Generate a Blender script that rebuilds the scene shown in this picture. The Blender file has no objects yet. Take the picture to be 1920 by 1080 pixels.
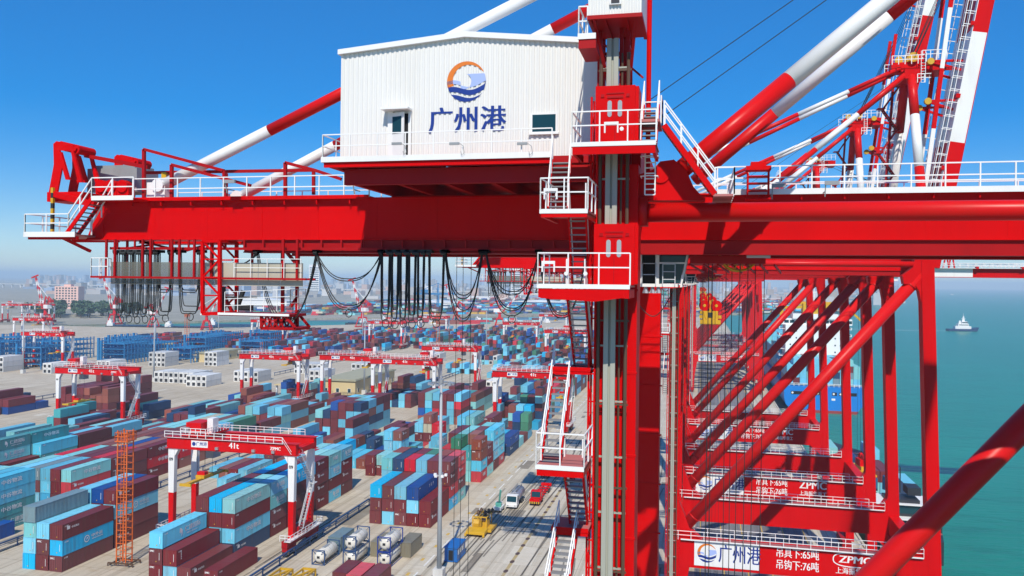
import bpy, bmesh, math, random
from mathutils import Vector, Matrix
sc = bpy.context.scene
R_ = math.radians

# ------------------------------------------------------------------ camera
CAM_F, CAM_PSI, CAM_R, CAM_PX, CAM_YC, CAM_H = 1541.7, 0.2249, 0.0117, 960.0, 527.3, 49.31
_r0 = Vector((math.cos(CAM_PSI), math.sin(CAM_PSI), 0)); _fw = Vector((-math.sin(CAM_PSI), math.cos(CAM_PSI), 0)); _u0 = Vector((0, 0, 1))
_ex = _r0*math.cos(CAM_R) + _u0*math.sin(CAM_R); _ey = -_r0*math.sin(CAM_R) + _u0*math.cos(CAM_R)
camd = bpy.data.cameras.new('camera'); cam = bpy.data.objects.new('camera', camd); sc.collection.objects.link(cam)
camd.sensor_width = 36; camd.lens = 36*CAM_F/1920; camd.shift_y = -(540-CAM_YC)/1920
camd.clip_start = 0.5; camd.clip_end = 60000
m_ = Matrix.Identity(4)
for i in range(3):
    m_[i][0], m_[i][1], m_[i][2] = _ex[i], _ey[i], -_fw[i]
m_[2][3] = CAM_H
cam.matrix_world = m_
sc.camera = cam

# ------------------------------------------------------------------ sky, sun, exposure
SUN_EL, SUN_AZ = R_(46), R_(10)          # behind the camera, a little to its right
w = bpy.data.worlds.new('World'); sc.world = w; w.use_nodes = True
nt = w.node_tree; bg = nt.nodes['Background']
sky = nt.nodes.new('ShaderNodeTexSky'); sky.sky_type = 'NISHITA'; sky.sun_disc = False
sky.sun_elevation = SUN_EL; sky.sun_rotation = math.pi - SUN_AZ
sky.altitude = 0; sky.air_density = 1.0; sky.dust_density = 0.0; sky.ozone_density = 6.0
hs = nt.nodes.new('ShaderNodeHueSaturation'); hs.inputs['Saturation'].default_value = 1.5; hs.inputs['Hue'].default_value = .508
mxw = nt.nodes.new('ShaderNodeMix'); mxw.data_type = 'RGBA'; mxw.inputs[0].default_value = .34; mxw.inputs[7].default_value = (.55, 2.3, 5.6, 1)   # evens out the zenith-to-horizon contrast of the clear-sky model
nt.links.new(sky.outputs[0], hs.inputs['Color']); nt.links.new(hs.outputs[0], mxw.inputs[6]); nt.links.new(mxw.outputs[2], bg.inputs['Color'])
bg.inputs['Strength'].default_value = 0.13
sl = bpy.data.lights.new('sun', 'SUN'); sl.energy = 4.7; sl.angle = R_(0.5); sl.color = (1, .93, .82)
sun = bpy.data.objects.new('sun', sl); sc.collection.objects.link(sun)
_sd = Vector((math.sin(SUN_AZ)*math.cos(SUN_EL), -math.cos(SUN_AZ)*math.cos(SUN_EL), math.sin(SUN_EL)))
sun.rotation_euler = _sd.to_track_quat('Z', 'Y').to_euler(); sun.location = (20, -40, 90)
vs = sc.view_settings; vs.view_transform = 'Standard'; vs.look = 'None'; vs.gamma = 1; vs.exposure = 0.0
sc.cycles.max_bounces = 6; sc.cycles.volume_bounces = 0; sc.cycles.transparent_max_bounces = 8
sc.cycles.use_denoising = True

# ------------------------------------------------------------------ materials
def node_mat(name):
    m = bpy.data.materials.new(name); m.use_nodes = True
    t = m.node_tree; return m, t, t.nodes['Principled BSDF']
def nn(t, kind, **kw):
    n = t.nodes.new(kind)
    for k, v in kw.items():
        if hasattr(n, k): setattr(n, k, v)
        else: n.inputs[k].default_value = v
    return n
def mapped(t, scale, src='Position'):
    g = t.nodes.new('ShaderNodeNewGeometry') if src == 'Position' else t.nodes.new('ShaderNodeTexCoord')
    mp = t.nodes.new('ShaderNodeMapping'); mp.inputs['Scale'].default_value = scale
    t.links.new(g.outputs[src], mp.inputs['Vector']); return mp.outputs[0]
def ramp(t, fac, a, b, ca=(0, 0, 0, 1), cb=(1, 1, 1, 1)):
    r = t.nodes.new('ShaderNodeValToRGB'); r.color_ramp.elements[0].position = a; r.color_ramp.elements[1].position = b
    r.color_ramp.elements[0].color = ca; r.color_ramp.elements[1].color = cb
    t.links.new(fac, r.inputs[0]); return r.outputs[0]
def mixc(t, fac, a, b, mode='MIX'):
    m = t.nodes.new('ShaderNodeMix'); m.data_type = 'RGBA'; m.blend_type = mode
    for sock, v in ((m.inputs[0], fac), (m.inputs[6], a), (m.inputs[7], b)):
        if hasattr(v, 'is_output'): t.links.new(v, sock)
        elif isinstance(v, (int, float)): sock.default_value = v
        else: sock.default_value = (*v[:3], 1)
    return m.outputs[2]
def math_n(t, op, a, b):
    m = t.nodes.new('ShaderNodeMath'); m.operation = op
    for i, v in enumerate((a, b)):
        if hasattr(v, 'is_output'): t.links.new(v, m.inputs[i])
        else: m.inputs[i].default_value = v
    return m.outputs[0]
def noise(t, vec, scale, detail=4, rough=.6):
    n = t.nodes.new('ShaderNodeTexNoise'); n.inputs['Scale'].default_value = scale
    n.inputs['Detail'].default_value = detail; n.inputs['Roughness'].default_value = rough
    t.links.new(vec, n.inputs['Vector']); return n.outputs['Fac']
def paint(name, rgb, rough=.42, dirt=.3, dirtcol=(.10, .06, .04), scale=.7, stretch=(1, 1, .22), lo=.48, hi=.78, source=None, metal=0.0, bump=.0, spec=.5):
    m, t, b = node_mat(name)
    if source == 'object':
        oi = t.nodes.new('ShaderNodeObjectInfo'); col = oi.outputs['Color']
        h = t.nodes.new('ShaderNodeHueSaturation'); t.links.new(col, h.inputs['Color'])
        v = math_n(t, 'ADD', math_n(t, 'MULTIPLY', oi.outputs['Random'], .36), .80); t.links.new(v, h.inputs['Value'])
        s = math_n(t, 'ADD', math_n(t, 'MULTIPLY', math_n(t, 'FRACT', math_n(t, 'MULTIPLY', oi.outputs['Random'], 7.3), 0), .25), .88); t.links.new(s, h.inputs['Saturation'])
        col = h.outputs[0]
    elif source == 'attr':
        a = t.nodes.new('ShaderNodeVertexColor'); a.layer_name = 'paint'; col = a.outputs[0]
    else:
        r = t.nodes.new('ShaderNodeRGB'); r.outputs[0].default_value = (*rgb, 1); col = r.outputs[0]
    v1 = mapped(t, stretch)
    f = ramp(t, noise(t, v1, scale, 6, .65), lo, hi)
    c2 = mixc(t, math_n(t, 'MULTIPLY', f, dirt), col, dirtcol)
    f2 = noise(t, mapped(t, (1, 1, 1)), scale*.25, 3)
    c3 = mixc(t, math_n(t, 'MULTIPLY', f2, .18), c2, (.9, .9, .9), 'MULTIPLY') if False else c2
    t.links.new(c3, b.inputs['Base Color'])
    rr = math_n(t, 'ADD', math_n(t, 'MULTIPLY', f2, .25), rough-.12); t.links.new(rr, b.inputs['Roughness'])
    b.inputs['Metallic'].default_value = metal; b.inputs['Specular IOR Level'].default_value = spec
    if bump:
        bp = t.nodes.new('ShaderNodeBump'); bp.inputs['Strength'].default_value = bump; bp.inputs['Distance'].default_value = .02
        t.links.new(noise(t, mapped(t, (1, 1, 1)), 6, 3), bp.inputs['Height']); t.links.new(bp.outputs[0], b.inputs['Normal'])
    return m
M = {}
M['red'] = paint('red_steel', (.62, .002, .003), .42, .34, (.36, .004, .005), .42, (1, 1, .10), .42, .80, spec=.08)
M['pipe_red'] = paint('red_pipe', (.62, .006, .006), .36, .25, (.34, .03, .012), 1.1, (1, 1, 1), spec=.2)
M['dark_red'] = paint('shaded_frame_red', (.38, .003, .005), .5, .3, (.14, .004, .004), .6, spec=.2)  # darker copy of the red steel, shade worked into its colour
M['white'] = paint('white_steel', (.80, .80, .78), .4, .22, (.42, .38, .32), .8)
M['rail'] = paint('white_railing', (.82, .82, .80), .4, .05, (.5, .45, .4), 2)
M['clad'] = paint('white_cladding', (.74, .735, .70), .45, .22, (.52, .49, .42), .6, (1, 1, .12))
M['deck_pink'] = paint('faded_deck_red', (.45, .14, .13), .7, .4, (.3, .2, .18), 1)
M['grey'] = paint('grey_steel', (.28, .30, .31), .45, .3, (.12, .11, .10), .8)
M['mast'] = paint('aluminium_mast', (.36, .37, .31), .5, .4, (.16, .15, .10), 1.2)
M['brown_pipe'] = paint('bronze_pipe', (.10, .055, .03), .5, .2)
M['black'] = paint('black_rubber', (.018, .022, .022), .6, .1)
M['tread'] = paint('grey_tread', (.22, .23, .24), .6, .2, (.1, .1, .1))
M['screen'] = paint('shaded_mesh_screen', (.16, .16, .13), .7, .5, (.08, .08, .06), .9, (1, 1, .3))  # see-through mesh; the shading on the left panels is put into its colour
def see_through(m, k):
    t = m.node_tree; b = t.nodes['Principled BSDF']; mx = t.nodes.new('ShaderNodeMixShader'); tr_ = t.nodes.new('ShaderNodeBsdfTransparent'); mx.inputs[0].default_value = k
    t.links.new(b.outputs[0], mx.inputs[1]); t.links.new(tr_.outputs[0], mx.inputs[2]); t.links.new(mx.outputs[0], t.nodes['Material Output'].inputs['Surface'])
see_through(M['screen'], .42)
M['panel'] = paint('weathered_panel', (.45, .42, .33), .6, .5, (.22, .19, .13), .9, (1, 1, .3))
M['yellow'] = paint('yellow_machine', (.62, .36, .012), .45, .4, (.12, .07, .02), .9)
M['orange'] = paint('orange_steel', (.68, .13, .012), .45, .3, (.25, .07, .02), .9)
M['blue_rail'] = paint('blue_railing', (.015, .06, .17), .45, .3, (.03, .03, .04), .9)
M['blue_kiosk'] = paint('blue_cabin', (.012, .13, .42), .4, .25, (.02, .05, .12), .9)
M['teal_kiosk'] = paint('teal_machine', (.10, .42, .34), .4, .3)
M['rack_blue'] = paint('blue_rack', (.02, .19, .42), .5, .2, (.03, .1, .2), .6)
M['mast_grey'] = paint('galvanised_mast', (.36, .40, .43), .5, .25, (.2, .2, .2), .4)
M['logo_blue'] = paint('logo_navy', (.008, .035, .24), .4, .03)
M['logo_light'] = paint('logo_light_blue', (.36, .46, .80), .4, .03)
M['logo_orange'] = paint('logo_orange', (.70, .18, .012), .4, .03)
M['letter_white'] = paint('white_lettering', (.82, .82, .80), .5, .12, (.5, .45, .4), 2)
M['letter_black'] = paint('dark_lettering', (.02, .02, .025), .5, .05)
M['letter_grey'] = paint('grey_lettering', (.55, .58, .62), .5, .05)
M['concrete_block'] = paint('pale_concrete', (.60, .60, .57), .8, .3)
M['tank_white'] = paint('tank_white', (.72, .70, .62), .35, .4, (.32, .22, .12), 1.0, (1, 1, .5))
M['silver'] = paint('polished_tank', (.50, .51, .54), .3, .2, metal=.7)
M['tyre'] = paint('tyre', (.018, .018, .018), .8, .2)
M['box'] = paint('container_paint', (1, 1, 1), .5, .58, (.11, .065, .045), .9, (1, 1, .16), .50, .80, source='object')
M['box_dark'] = paint('container_gap', (.03, .025, .025), .7, .1)
M['box_far'] = paint('stacked_container_paint', (1, 1, 1), .55, .3, (.11, .07, .05), .8, (1, 1, .16), .5, .8, source='attr')
M['far_paint'] = paint('distant_paint', (1, 1, 1), .6, .15, (.2, .18, .16), .2, (1, 1, 1), source='attr')
M['hull_blue'] = paint('blue_hull', (.008, .20, .62), .35, .15, (.05, .1, .2), .15)
M['hull_red'] = paint('antifouling_red', (.30, .04, .04), .6, .3)
M['hull_dark'] = paint('dark_hull', (.020, .022, .03), .5, .3, (.08, .05, .03), .3)
M['hull_navy'] = paint('navy_hull', (.012, .05, .13), .45, .3, (.08, .05, .03), .3)
M['ship_white'] = paint('ship_white', (.80, .80, .78), .4, .12, (.5, .45, .38), .3)
M['cream'] = paint('cream_render', (.62, .50, .26), .8, .2, (.4, .3, .2), .3)
M['flat_roof'] = paint('flat_roof', (.36, .35, .24), .85, .4, (.2, .18, .12), .3, (1, 1, 1))
M['pink'] = paint('pink_render', (.78, .50, .42), .8, .1)
M['leaf'] = paint('foliage', (.06, .12, .05), .7, .5, (.02, .04, .02), .12, (1, 1, 1), .35, .65)
M['bark'] = paint('bark', (.10, .07, .05), .9, .2)
def glass(name, rgb, rough=.08):
    m, t, b = node_mat(name); b.inputs['Base Color'].default_value = (*rgb, 1); b.inputs['Roughness'].default_value = rough
    b.inputs['Specular IOR Level'].default_value = .3; return m
M['glass'] = glass('dark_glass', (.012, .05, .065)); M['glass_pale'] = glass('pale_glass', (.35, .38, .40), .2)
M['void'] = paint('dark_interior', (.01, .01, .012), .9, 0)  # near-black colour on flat sheets, painted in for the shade inside openings

def ground_mat(name, base, dark, pale, joint=6.0):
    m, t, b = node_mat(name)
    p = mapped(t, (1, 1, 1))
    big = noise(t, p, .018, 6, .7); mid = noise(t, p, .22, 6, .7); fine = noise(t, p, 2.2, 4, .6)
    streak = noise(t, mapped(t, (1.0, .012, 1)), .75, 4, .65)
    c = mixc(t, ramp(t, big, .35, .68), base, pale)
    c = mixc(t, math_n(t, 'MULTIPLY', ramp(t, streak, .48, .72), .7), c, dark)
    c = mixc(t, math_n(t, 'MULTIPLY', ramp(t, mid, .54, .76), .72), c, (dark[0]*1.35, dark[1]*1.12, dark[2]*.70))
    c = mixc(t, math_n(t, 'MULTIPLY', ramp(t, fine, .45, .8), .18), c, dark)
    br = t.nodes.new('ShaderNodeTexBrick'); br.offset = 0; br.inputs['Scale'].default_value = 1/joint
    br.inputs['Mortar Size'].default_value = .016; br.inputs['Brick Width'].default_value = 1; br.inputs['Row Height'].default_value = 1
    br.inputs['Color1'].default_value = (0, 0, 0, 1); br.inputs['Color2'].default_value = (.35, .35, .35, 1); br.inputs['Mortar'].default_value = (1, 1, 1, 1)
    t.links.new(p, br.inputs['Vector'])
    c = mixc(t, math_n(t, 'MULTIPLY', br.outputs['Color'], .55), c, dark)
    t.links.new(c, b.inputs['Base Color']); b.inputs['Roughness'].default_value = .85; b.inputs['Specular IOR Level'].default_value = .25
    return m
M['concrete'] = ground_mat('yard_concrete', (.50, .43, .32), (.24, .19, .13), (.60, .54, .43))
M['apron_pale'] = ground_mat('apron_concrete', (.54, .49, .39), (.29, .25, .18), (.63, .59, .49), 5)
M['apron'] = ground_mat('apron_asphalt', (.20, .20, .21), (.10, .10, .11), (.25, .25, .26), 8)
M['farland'] = ground_mat('far_land', (.34, .31, .25), (.13, .15, .10), (.44, .40, .33), 80)
M['line_white'] = paint('white_line', (.72, .72, .68), .8, .55, (.45, .41, .33), 1.2, (1, 1, 1), .4, .75)
M['line_yellow'] = paint('yellow_line', (.60, .38, .05), .8, .5, (.42, .36, .26), .9, (1, 1, 1), .4, .75)
M['trench'] = paint('trench_strip', (.42, .32, .14), .8, .5, (.40, .36, .28), .9, (1, 1, 1), .4, .7)
def water_mat(name, base, wave):
    m, t, b = node_mat(name)
    p = mapped(t, (1, 1, 1))
    c = mixc(t, ramp(t, noise(t, mapped(t, (.35, 1, 1)), .02, 4, .6), .35, .7), base, tuple(x*1.16 for x in base))
    c = mixc(t, math_n(t, 'MULTIPLY', ramp(t, noise(t, mapped(t, (.35, 1.5, 1)), .20, 6, .66), .46, .70), .55), c, tuple(x*.48 for x in base))  # dark sides of the ripples painted into the water colour
    c = mixc(t, ramp(t, noise(t, mapped(t, (.6, 1, 1)), .16, 2, .5), .80, .83), c, (.55, .6, .58))
    t.links.new(c, b.inputs['Base Color']); b.inputs['Roughness'].default_value = .3; b.inputs['IOR'].default_value = 1.33
    bp = t.nodes.new('ShaderNodeBump'); bp.inputs['Strength'].default_value = .55; bp.inputs['Distance'].default_value = wave
    t.links.new(noise(t, mapped(t, (.6, 1.5, 1)), .5, 6, .6), bp.inputs['Height']); t.links.new(bp.outputs[0], b.inputs['Normal'])
    return m
M['sea'] = water_mat('sea_water', (.006, .205, .140), .8)
M['river'] = water_mat('river_water', (.10, .16, .17), .4)

# ------------------------------------------------------------------ helpers
COL = sc.collection
class MB:
    """collects shapes, then links them as ONE mesh object"""
    def __init__(s): s.v = []; s.f = []; s.mi = []; s.c = []; s.cur = 0; s.col = (1, 1, 1)
    def mat(s, i): s.cur = i; return s
    def face(s, idx): s.f.append(idx); s.mi.append(s.cur); s.c.append(s.col)
    def add(s, vs_, fs):
        o = len(s.v); s.v.extend(vs_)
        for f in fs: s.face([i+o for i in f])
    def box(s, x0, x1, y0, y1, z0, z1):
        s.add([(x0, y0, z0), (x1, y0, z0), (x1, y1, z0), (x0, y1, z0), (x0, y0, z1), (x1, y0, z1), (x1, y1, z1), (x0, y1, z1)],
              [(3, 2, 1, 0), (4, 5, 6, 7), (0, 1, 5, 4), (1, 2, 6, 5), (2, 3, 7, 6), (3, 0, 4, 7)])
        return s
    def bar(s, a, b, wd, hg=None, up=(0, 0, 1)):
        """box beam from a to b, wd across, hg along up"""
        a = Vector(a); b = Vector(b); hg = hg or wd; d = (b-a)
        if d.length < 1e-6: return s
        d.normalize(); u = Vector(up)
        if abs(d.dot(u)) > .99: u = Vector((0, 1, 0)) if abs(d.y) < .9 else Vector((1, 0, 0))
        sd = d.cross(u).normalized(); u = sd.cross(d).normalized(); sd *= wd/2; u *= hg/2
        P = [a-sd-u, a+sd-u, a+sd+u, a-sd+u, b-sd-u, b+sd-u, b+sd+u, b-sd+u]
        s.add([tuple(p) for p in P], [(0, 3, 2, 1), (4, 5, 6, 7), (0, 1, 5, 4), (1, 2, 6, 5), (2, 3, 7, 6), (3, 0, 4, 7)][::1]); return s
    def tube(s, pts, r, n=8, caps=True, r2=None):
        pts = [Vector(p) for p in pts]; rings = []; N = len(pts); last = None
        for i, p in enumerate(pts):
            d = (pts[min(i+1, N-1)]-pts[max(i-1, 0)])
            if d.length < 1e-9: d = Vector((0, 0, 1))
            d.normalize(); u = last if last is not None and abs(last.dot(d)) < .95 else (Vector((0, 0, 1)) if abs(d.z) < .9 else Vector((1, 0, 0)))
            sd = d.cross(u).normalized(); u = sd.cross(d).normalized(); last = u
            rr = r if r2 is None else r+(r2-r)*i/max(1, N-1)
            o = len(s.v); rings.append(o)
            for k in range(n):
                a = 2*math.pi*k/n; q = p+sd*(math.cos(a)*rr)+u*(math.sin(a)*rr); s.v.append(tuple(q))
        for a, b in zip(rings, rings[1:]):
            for k in range(n): s.face([a+k, a+(k+1) % n, b+(k+1) % n, b+k])
        if caps: s.face([rings[0]+k for k in range(n)][::-1]); s.face([rings[-1]+k for k in range(n)])
        return s
    def prism(s, poly, axis, a, b):
        """extrude a 2-D outline: axis 'y' takes (x,z) points, 'x' takes (y,z), 'z' takes (x,y)"""
        f = {'y': lambda p, t: (p[0], t, p[1]), 'x': lambda p, t: (t, p[0], p[1]), 'z': lambda p, t: (p[0], p[1], t)}[axis]
        n = len(poly); s.add([f(p, a) for p in poly]+[f(p, b) for p in poly],
              [list(range(n))[::-1], list(range(n, 2*n))]+[(i, (i+1) % n, n+(i+1) % n, n+i) for i in range(n)]); return s
    def railing(s, pts, h=1.08, step=1.5, r=.027, mids=(.55,), closed=False, posts=True, n=4):
        pts = [Vector(p) for p in pts]
        for a, b in zip(pts, pts[1:]):
            for k in (1.0, *mids): s.bar(a+Vector((0, 0, h*k)), b+Vector((0, 0, h*k)), 2*r)
            L = (b-a).length; c = max(1, round(L/step))
            for i in range(c+1):
                if posts: p = a+(b-a)*(i/c); s.bar(p, p+Vector((0, 0, h)), 2.1*r)
        return s
    def build(s, name, mats, parent=None, loc=None, smooth=False):
        me = bpy.data.meshes.new(name); me.from_pydata(s.v, [], s.f)
        mats = mats if isinstance(mats, (list, tuple)) else [mats]
        for m in mats: me.materials.append(m)
        if len(mats) > 1: me.polygons.foreach_set('material_index', s.mi)
        if any(c != (1, 1, 1) for c in s.c):
            ca = me.color_attributes.new('paint', 'FLOAT_COLOR', 'CORNER'); k = 0
            for p, c in zip(me.polygons, s.c):
                for li in p.loop_indices: ca.data[li].color = (*c, 1)
        if smooth: me.polygons.foreach_set('use_smooth', [True]*len(me.polygons))
        me.update()
        bm = bmesh.new(); bm.from_mesh(me); bmesh.ops.recalc_face_normals(bm, faces=bm.faces); bm.to_mesh(me); bm.free()
        o = bpy.data.objects.new(name, me); COL.objects.link(o)
        if parent: o.parent = parent
        if loc: o.location = loc
        return o
def tag(o, label=None, cat=None, group=None, kind=None):
    if label: o['label'] = label
    if cat: o['category'] = cat
    if group: o['group'] = group
    if kind: o['kind'] = kind
    return o
def empty(name, loc=(0, 0, 0), rz=0, label=None, cat=None, group=None):
    o = bpy.data.objects.new(name, None); COL.objects.link(o); o.location = loc; o.rotation_euler.z = rz; o.empty_display_size = .5
    return tag(o, label, cat, group)
def copy_tree(o, parent=None, skip=()):
    c = o.copy(); COL.objects.link(c)
    if parent: c.parent = parent
    for ch in list(o.children):
        if ch.name.split('.')[0] not in skip: copy_tree(ch, c, skip)
    return c
def ray(px, py):
    a, b = px-CAM_PX, py-CAM_YC
    u = a*math.cos(CAM_R)+b*math.sin(CAM_R); wv = -a*math.sin(CAM_R)+b*math.cos(CAM_R)
    return _r0*u - _u0*wv + _fw*CAM_F
def atY(px, py, Y):
    d = ray(px, py); t = Y/d.y; return Vector((d.x*t, Y, CAM_H+d.z*t))
def atZ(px, py, z=0):
    d = ray(px, py); t = (z-CAM_H)/d.z; return Vector((d.x*t, d.y*t, z))
def smooth_tubes(o):
    for p in o.data.polygons: p.use_smooth = len(p.vertices) == 4
_tc = {}
def text_shapes(txt, size, bold=0.0):
    """outline of a line of writing as (verts, faces), centred, in the x-z plane"""
    key = (txt, size, bold)
    if key not in _tc:
        cu = bpy.data.curves.new('t', 'FONT'); cu.body = txt; cu.size = size; cu.align_x = 'CENTER'; cu.align_y = 'CENTER'; cu.offset = bold; cu.resolution_u = 3
        o = bpy.data.objects.new('t', cu); COL.objects.link(o)
        dg = bpy.context.evaluated_depsgraph_get(); me = bpy.data.meshes.new_from_object(o.evaluated_get(dg))
        _tc[key] = ([(v.co.x, v.co.y) for v in me.vertices], [list(p.vertices) for p in me.polygons])
        bpy.data.objects.remove(o); bpy.data.curves.remove(cu); bpy.data.meshes.remove(me)
    return _tc[key]
def write(mb, txt, size, origin, right, up, bold=0.0, sx=1.0, fit=None):
    if bold:
        nrm = Vector(right).cross(Vector(up)).normalized(); w_ = Vector(right)*(bold*.9)
        for k, s_ in enumerate((-1, 1)): write(mb, txt, size, Vector(origin)+w_*s_+nrm*(.0015*(k+1)), right, up, 0, sx, fit)
    vs_, fs = text_shapes(txt, size, 0)
    origin = Vector(origin); right = Vector(right); up = Vector(up)
    if fit:
        wd = max(v[0] for v in vs_)-min(v[0] for v in vs_); sx = fit/wd
    mb.add([tuple(origin+right*(x*sx)+up*y) for x, y in vs_], fs)
def disc_poly(cx, cz, r, a0, a1, n=24): return [(cx+r*math.cos(R_(a0+(a1-a0)*i/n)), cz+r*math.sin(R_(a0+(a1-a0)*i/n))) for i in range(n+1)]
# ------------------------------------------------------------------ the setting: quay, water, far shore
QX = 31.0                                  # quay edge
g = MB(); g.prism([(-4000, -150), (QX, -150), (QX, 1300), (-150, 1075), (-374, 830), (-470, 712), (-700, 680), (-1500, 640), (-4000, 560)], 'z', -8, 0)
tag(g.build('yard_ground', M['concrete']), kind='structure')
g = MB(); g.prism([(-4000, 560), (-1500, 640), (-640, 690), (-590, 800), (-470, 965), (-190, 1235), (60, 1420), (330, 2100), (900, 5200), (1200, 9000), (1500, 16000), (-18000, 16000), (-18000, 300)], 'z', -8, -.5)
tag(g.build('far_shore_ground', M['farland']), kind='structure')
g = MB(); g.face([0, 1, 2, 3]); g.v = [(-18500, -1000, -3), (18500, -1000, -3), (18500, 17000, -3), (-18500, 17000, -3)]
tag(g.build('sea', M['sea']), kind='structure')
g = MB(); g.v = [(-3900, 520, -2.9), (QX+.5, 1000, -2.9), (QX+.5, 1500, -2.9), (-3900, 1000, -2.9)]; g.face([0, 1, 2, 3])
tag(g.build('river', M['river']), kind='structure')
def sheet(name, x0, x1, y0, y1, mat, z=.004, kind='structure'):
    s = MB(); s.v = [(x0, y0, z), (x1, y0, z), (x1, y1, z), (x0, y1, z)]; s.face([0, 1, 2, 3]); return tag(s.build(name, mat), kind=kind)
sheet('quay_road', -49.0, -3.6, -20, 640, M['apron_pale'])
sheet('apron_lanes', -.4, 21.5, -20, 640, M['apron'])
sheet('quay_edge_strip', 21.6, 30.6, -20, 640, M['apron_pale'], .0045)
lm = MB()
for x in (-45.9, ):
    for i in range(46): y = 90+i*9; lm.v += []; lm.add([(x-.16, y, .012), (x+.16, y, .012), (x+.16, y+6, .012), (x-.16, y+6, .012)], [(0, 1, 2, 3)])
for x in (-24.5, -12.5):
    for i in range(30): y = 90+i*14; lm.add([(x-.08, y, .012), (x+.08, y, .012), (x+.08, y+5, .012), (x-.08, y+5, .012)], [(0, 1, 2, 3)])
tag(lm.build('road_marking_white', M['line_white']), kind='structure')
lm = MB()
for x in (.6, 4.6, 8.6, 12.6, 16.6, 20.6): lm.add([(x-.10, 60, .012), (x+.10, 60, .012), (x+.10, 560, .012), (x-.10, 560, .012)], [(0, 1, 2, 3)])
for i in range(60):
    y = 100+i*7.5
    for x, wd in ((-47.2, .28),): lm.add([(x-wd, y, .013), (x+wd, y, .013), (x+wd, y+1.4, .013), (x-wd, y+1.4, .013)], [(0, 1, 2, 3)])
tag(lm.build('road_marking_yellow', M['line_yellow']), kind='structure')
# crane rail / cable trench along the quay with its row of cover plates
s = MB(); s.add([(-31.95, 60, .010), (-31.35, 60, .010), (-31.35, 520, .010), (-31.95, 520, .010)], [(0, 1, 2, 3)])
tag(s.build('cable_trench_strip', M['trench']), kind='structure')
s = MB(); random.seed(5)
for i in range(60):
    y = 104+i*4.6+random.uniform(-.3, .3); n = 8; o = len(s.v)
    s.v += [(-31.65+.42*math.cos(2*math.pi*k/n), y+.85*math.sin(2*math.pi*k/n), .018) for k in range(n)]; s.face([o+k for k in range(n)])
tag(s.build('trench_cover_row', M['brown_pipe']), kind='structure')
s = MB()
for x in (-2.95, 26.8):
    s.box(x-.45, x-.12, -10, 640, .0, .05); s.box(x+.12, x+.45, -10, 640, .0, .05); s.box(x-.05, x+.05, -10, 640, .0, .14)
tag(s.build('crane_rail', M['grey']), kind='structure')
s = MB(); s.box(QX-.45, QX-.02, -20, 1200, .004, .32); tag(s.build('quay_kerb', M['apron_pale']), kind='structure')
random.seed(11)
for nm, mt, n_ in (('dark_paving_patch', paint('dark_patch', (.27, .24, .19), .85, .6, (.17, .14, .10), .35, (1, 1, 1), .35, .7), 46), ('pale_paving_patch', paint('pale_patch', (.62, .58, .48), .85, .5, (.45, .40, .30), .35, (1, 1, 1), .35, .7), 40)):
    s = MB()
    for i in range(n_):
        x = random.choice((-47, -43, -38, -33, -27, -21, -15, -9, -73.5, -99.5, -124.5, -150, -200, -230))+random.uniform(-1.5, 1.5); y = random.uniform(112, 330); wx = random.choice((1.2, 2.4, 3.0, 5.0)); wy = random.choice((3, 5, 5, 10, 15))
        s.add([(x, y, .0065+.00004*i), (x+wx, y, .0065+.00004*i), (x+wx, y+wy, .0065+.00004*i), (x, y+wy, .0065+.00004*i)], [(0, 1, 2, 3)])
    tag(s.build(nm, mt), kind='structure')
s = MB()
for i in range(70):                                    # pairs of tyre tracks
    x = random.choice((-44, -40, -36, -28, -23, -18, -10, -74, -73, -123, -149))+random.uniform(-1.2, 1.2); y = random.uniform(100, 240); L = random.uniform(12, 60); dx = random.uniform(-1.5, 1.5)
    for o_ in (0, 1.9):
        p = [(x+o_+dx*t*t, y+L*t) for t in (0, .25, .5, .75, 1)]
        for (xa, ya), (xb, yb) in zip(p, p[1:]): s.add([(xa, ya, .0095+.00003*i), (xa+.30, ya, .0095+.00003*i), (xb+.30, yb, .0095+.00003*i), (xb, yb, .0095+.00003*i)], [(0, 1, 2, 3)])
tag(s.build('tyre_track', see_through(paint('tyre_mark', (.09, .08, .07), .9, .3), .55) or bpy.data.materials['tyre_mark']), kind='structure')

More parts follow.
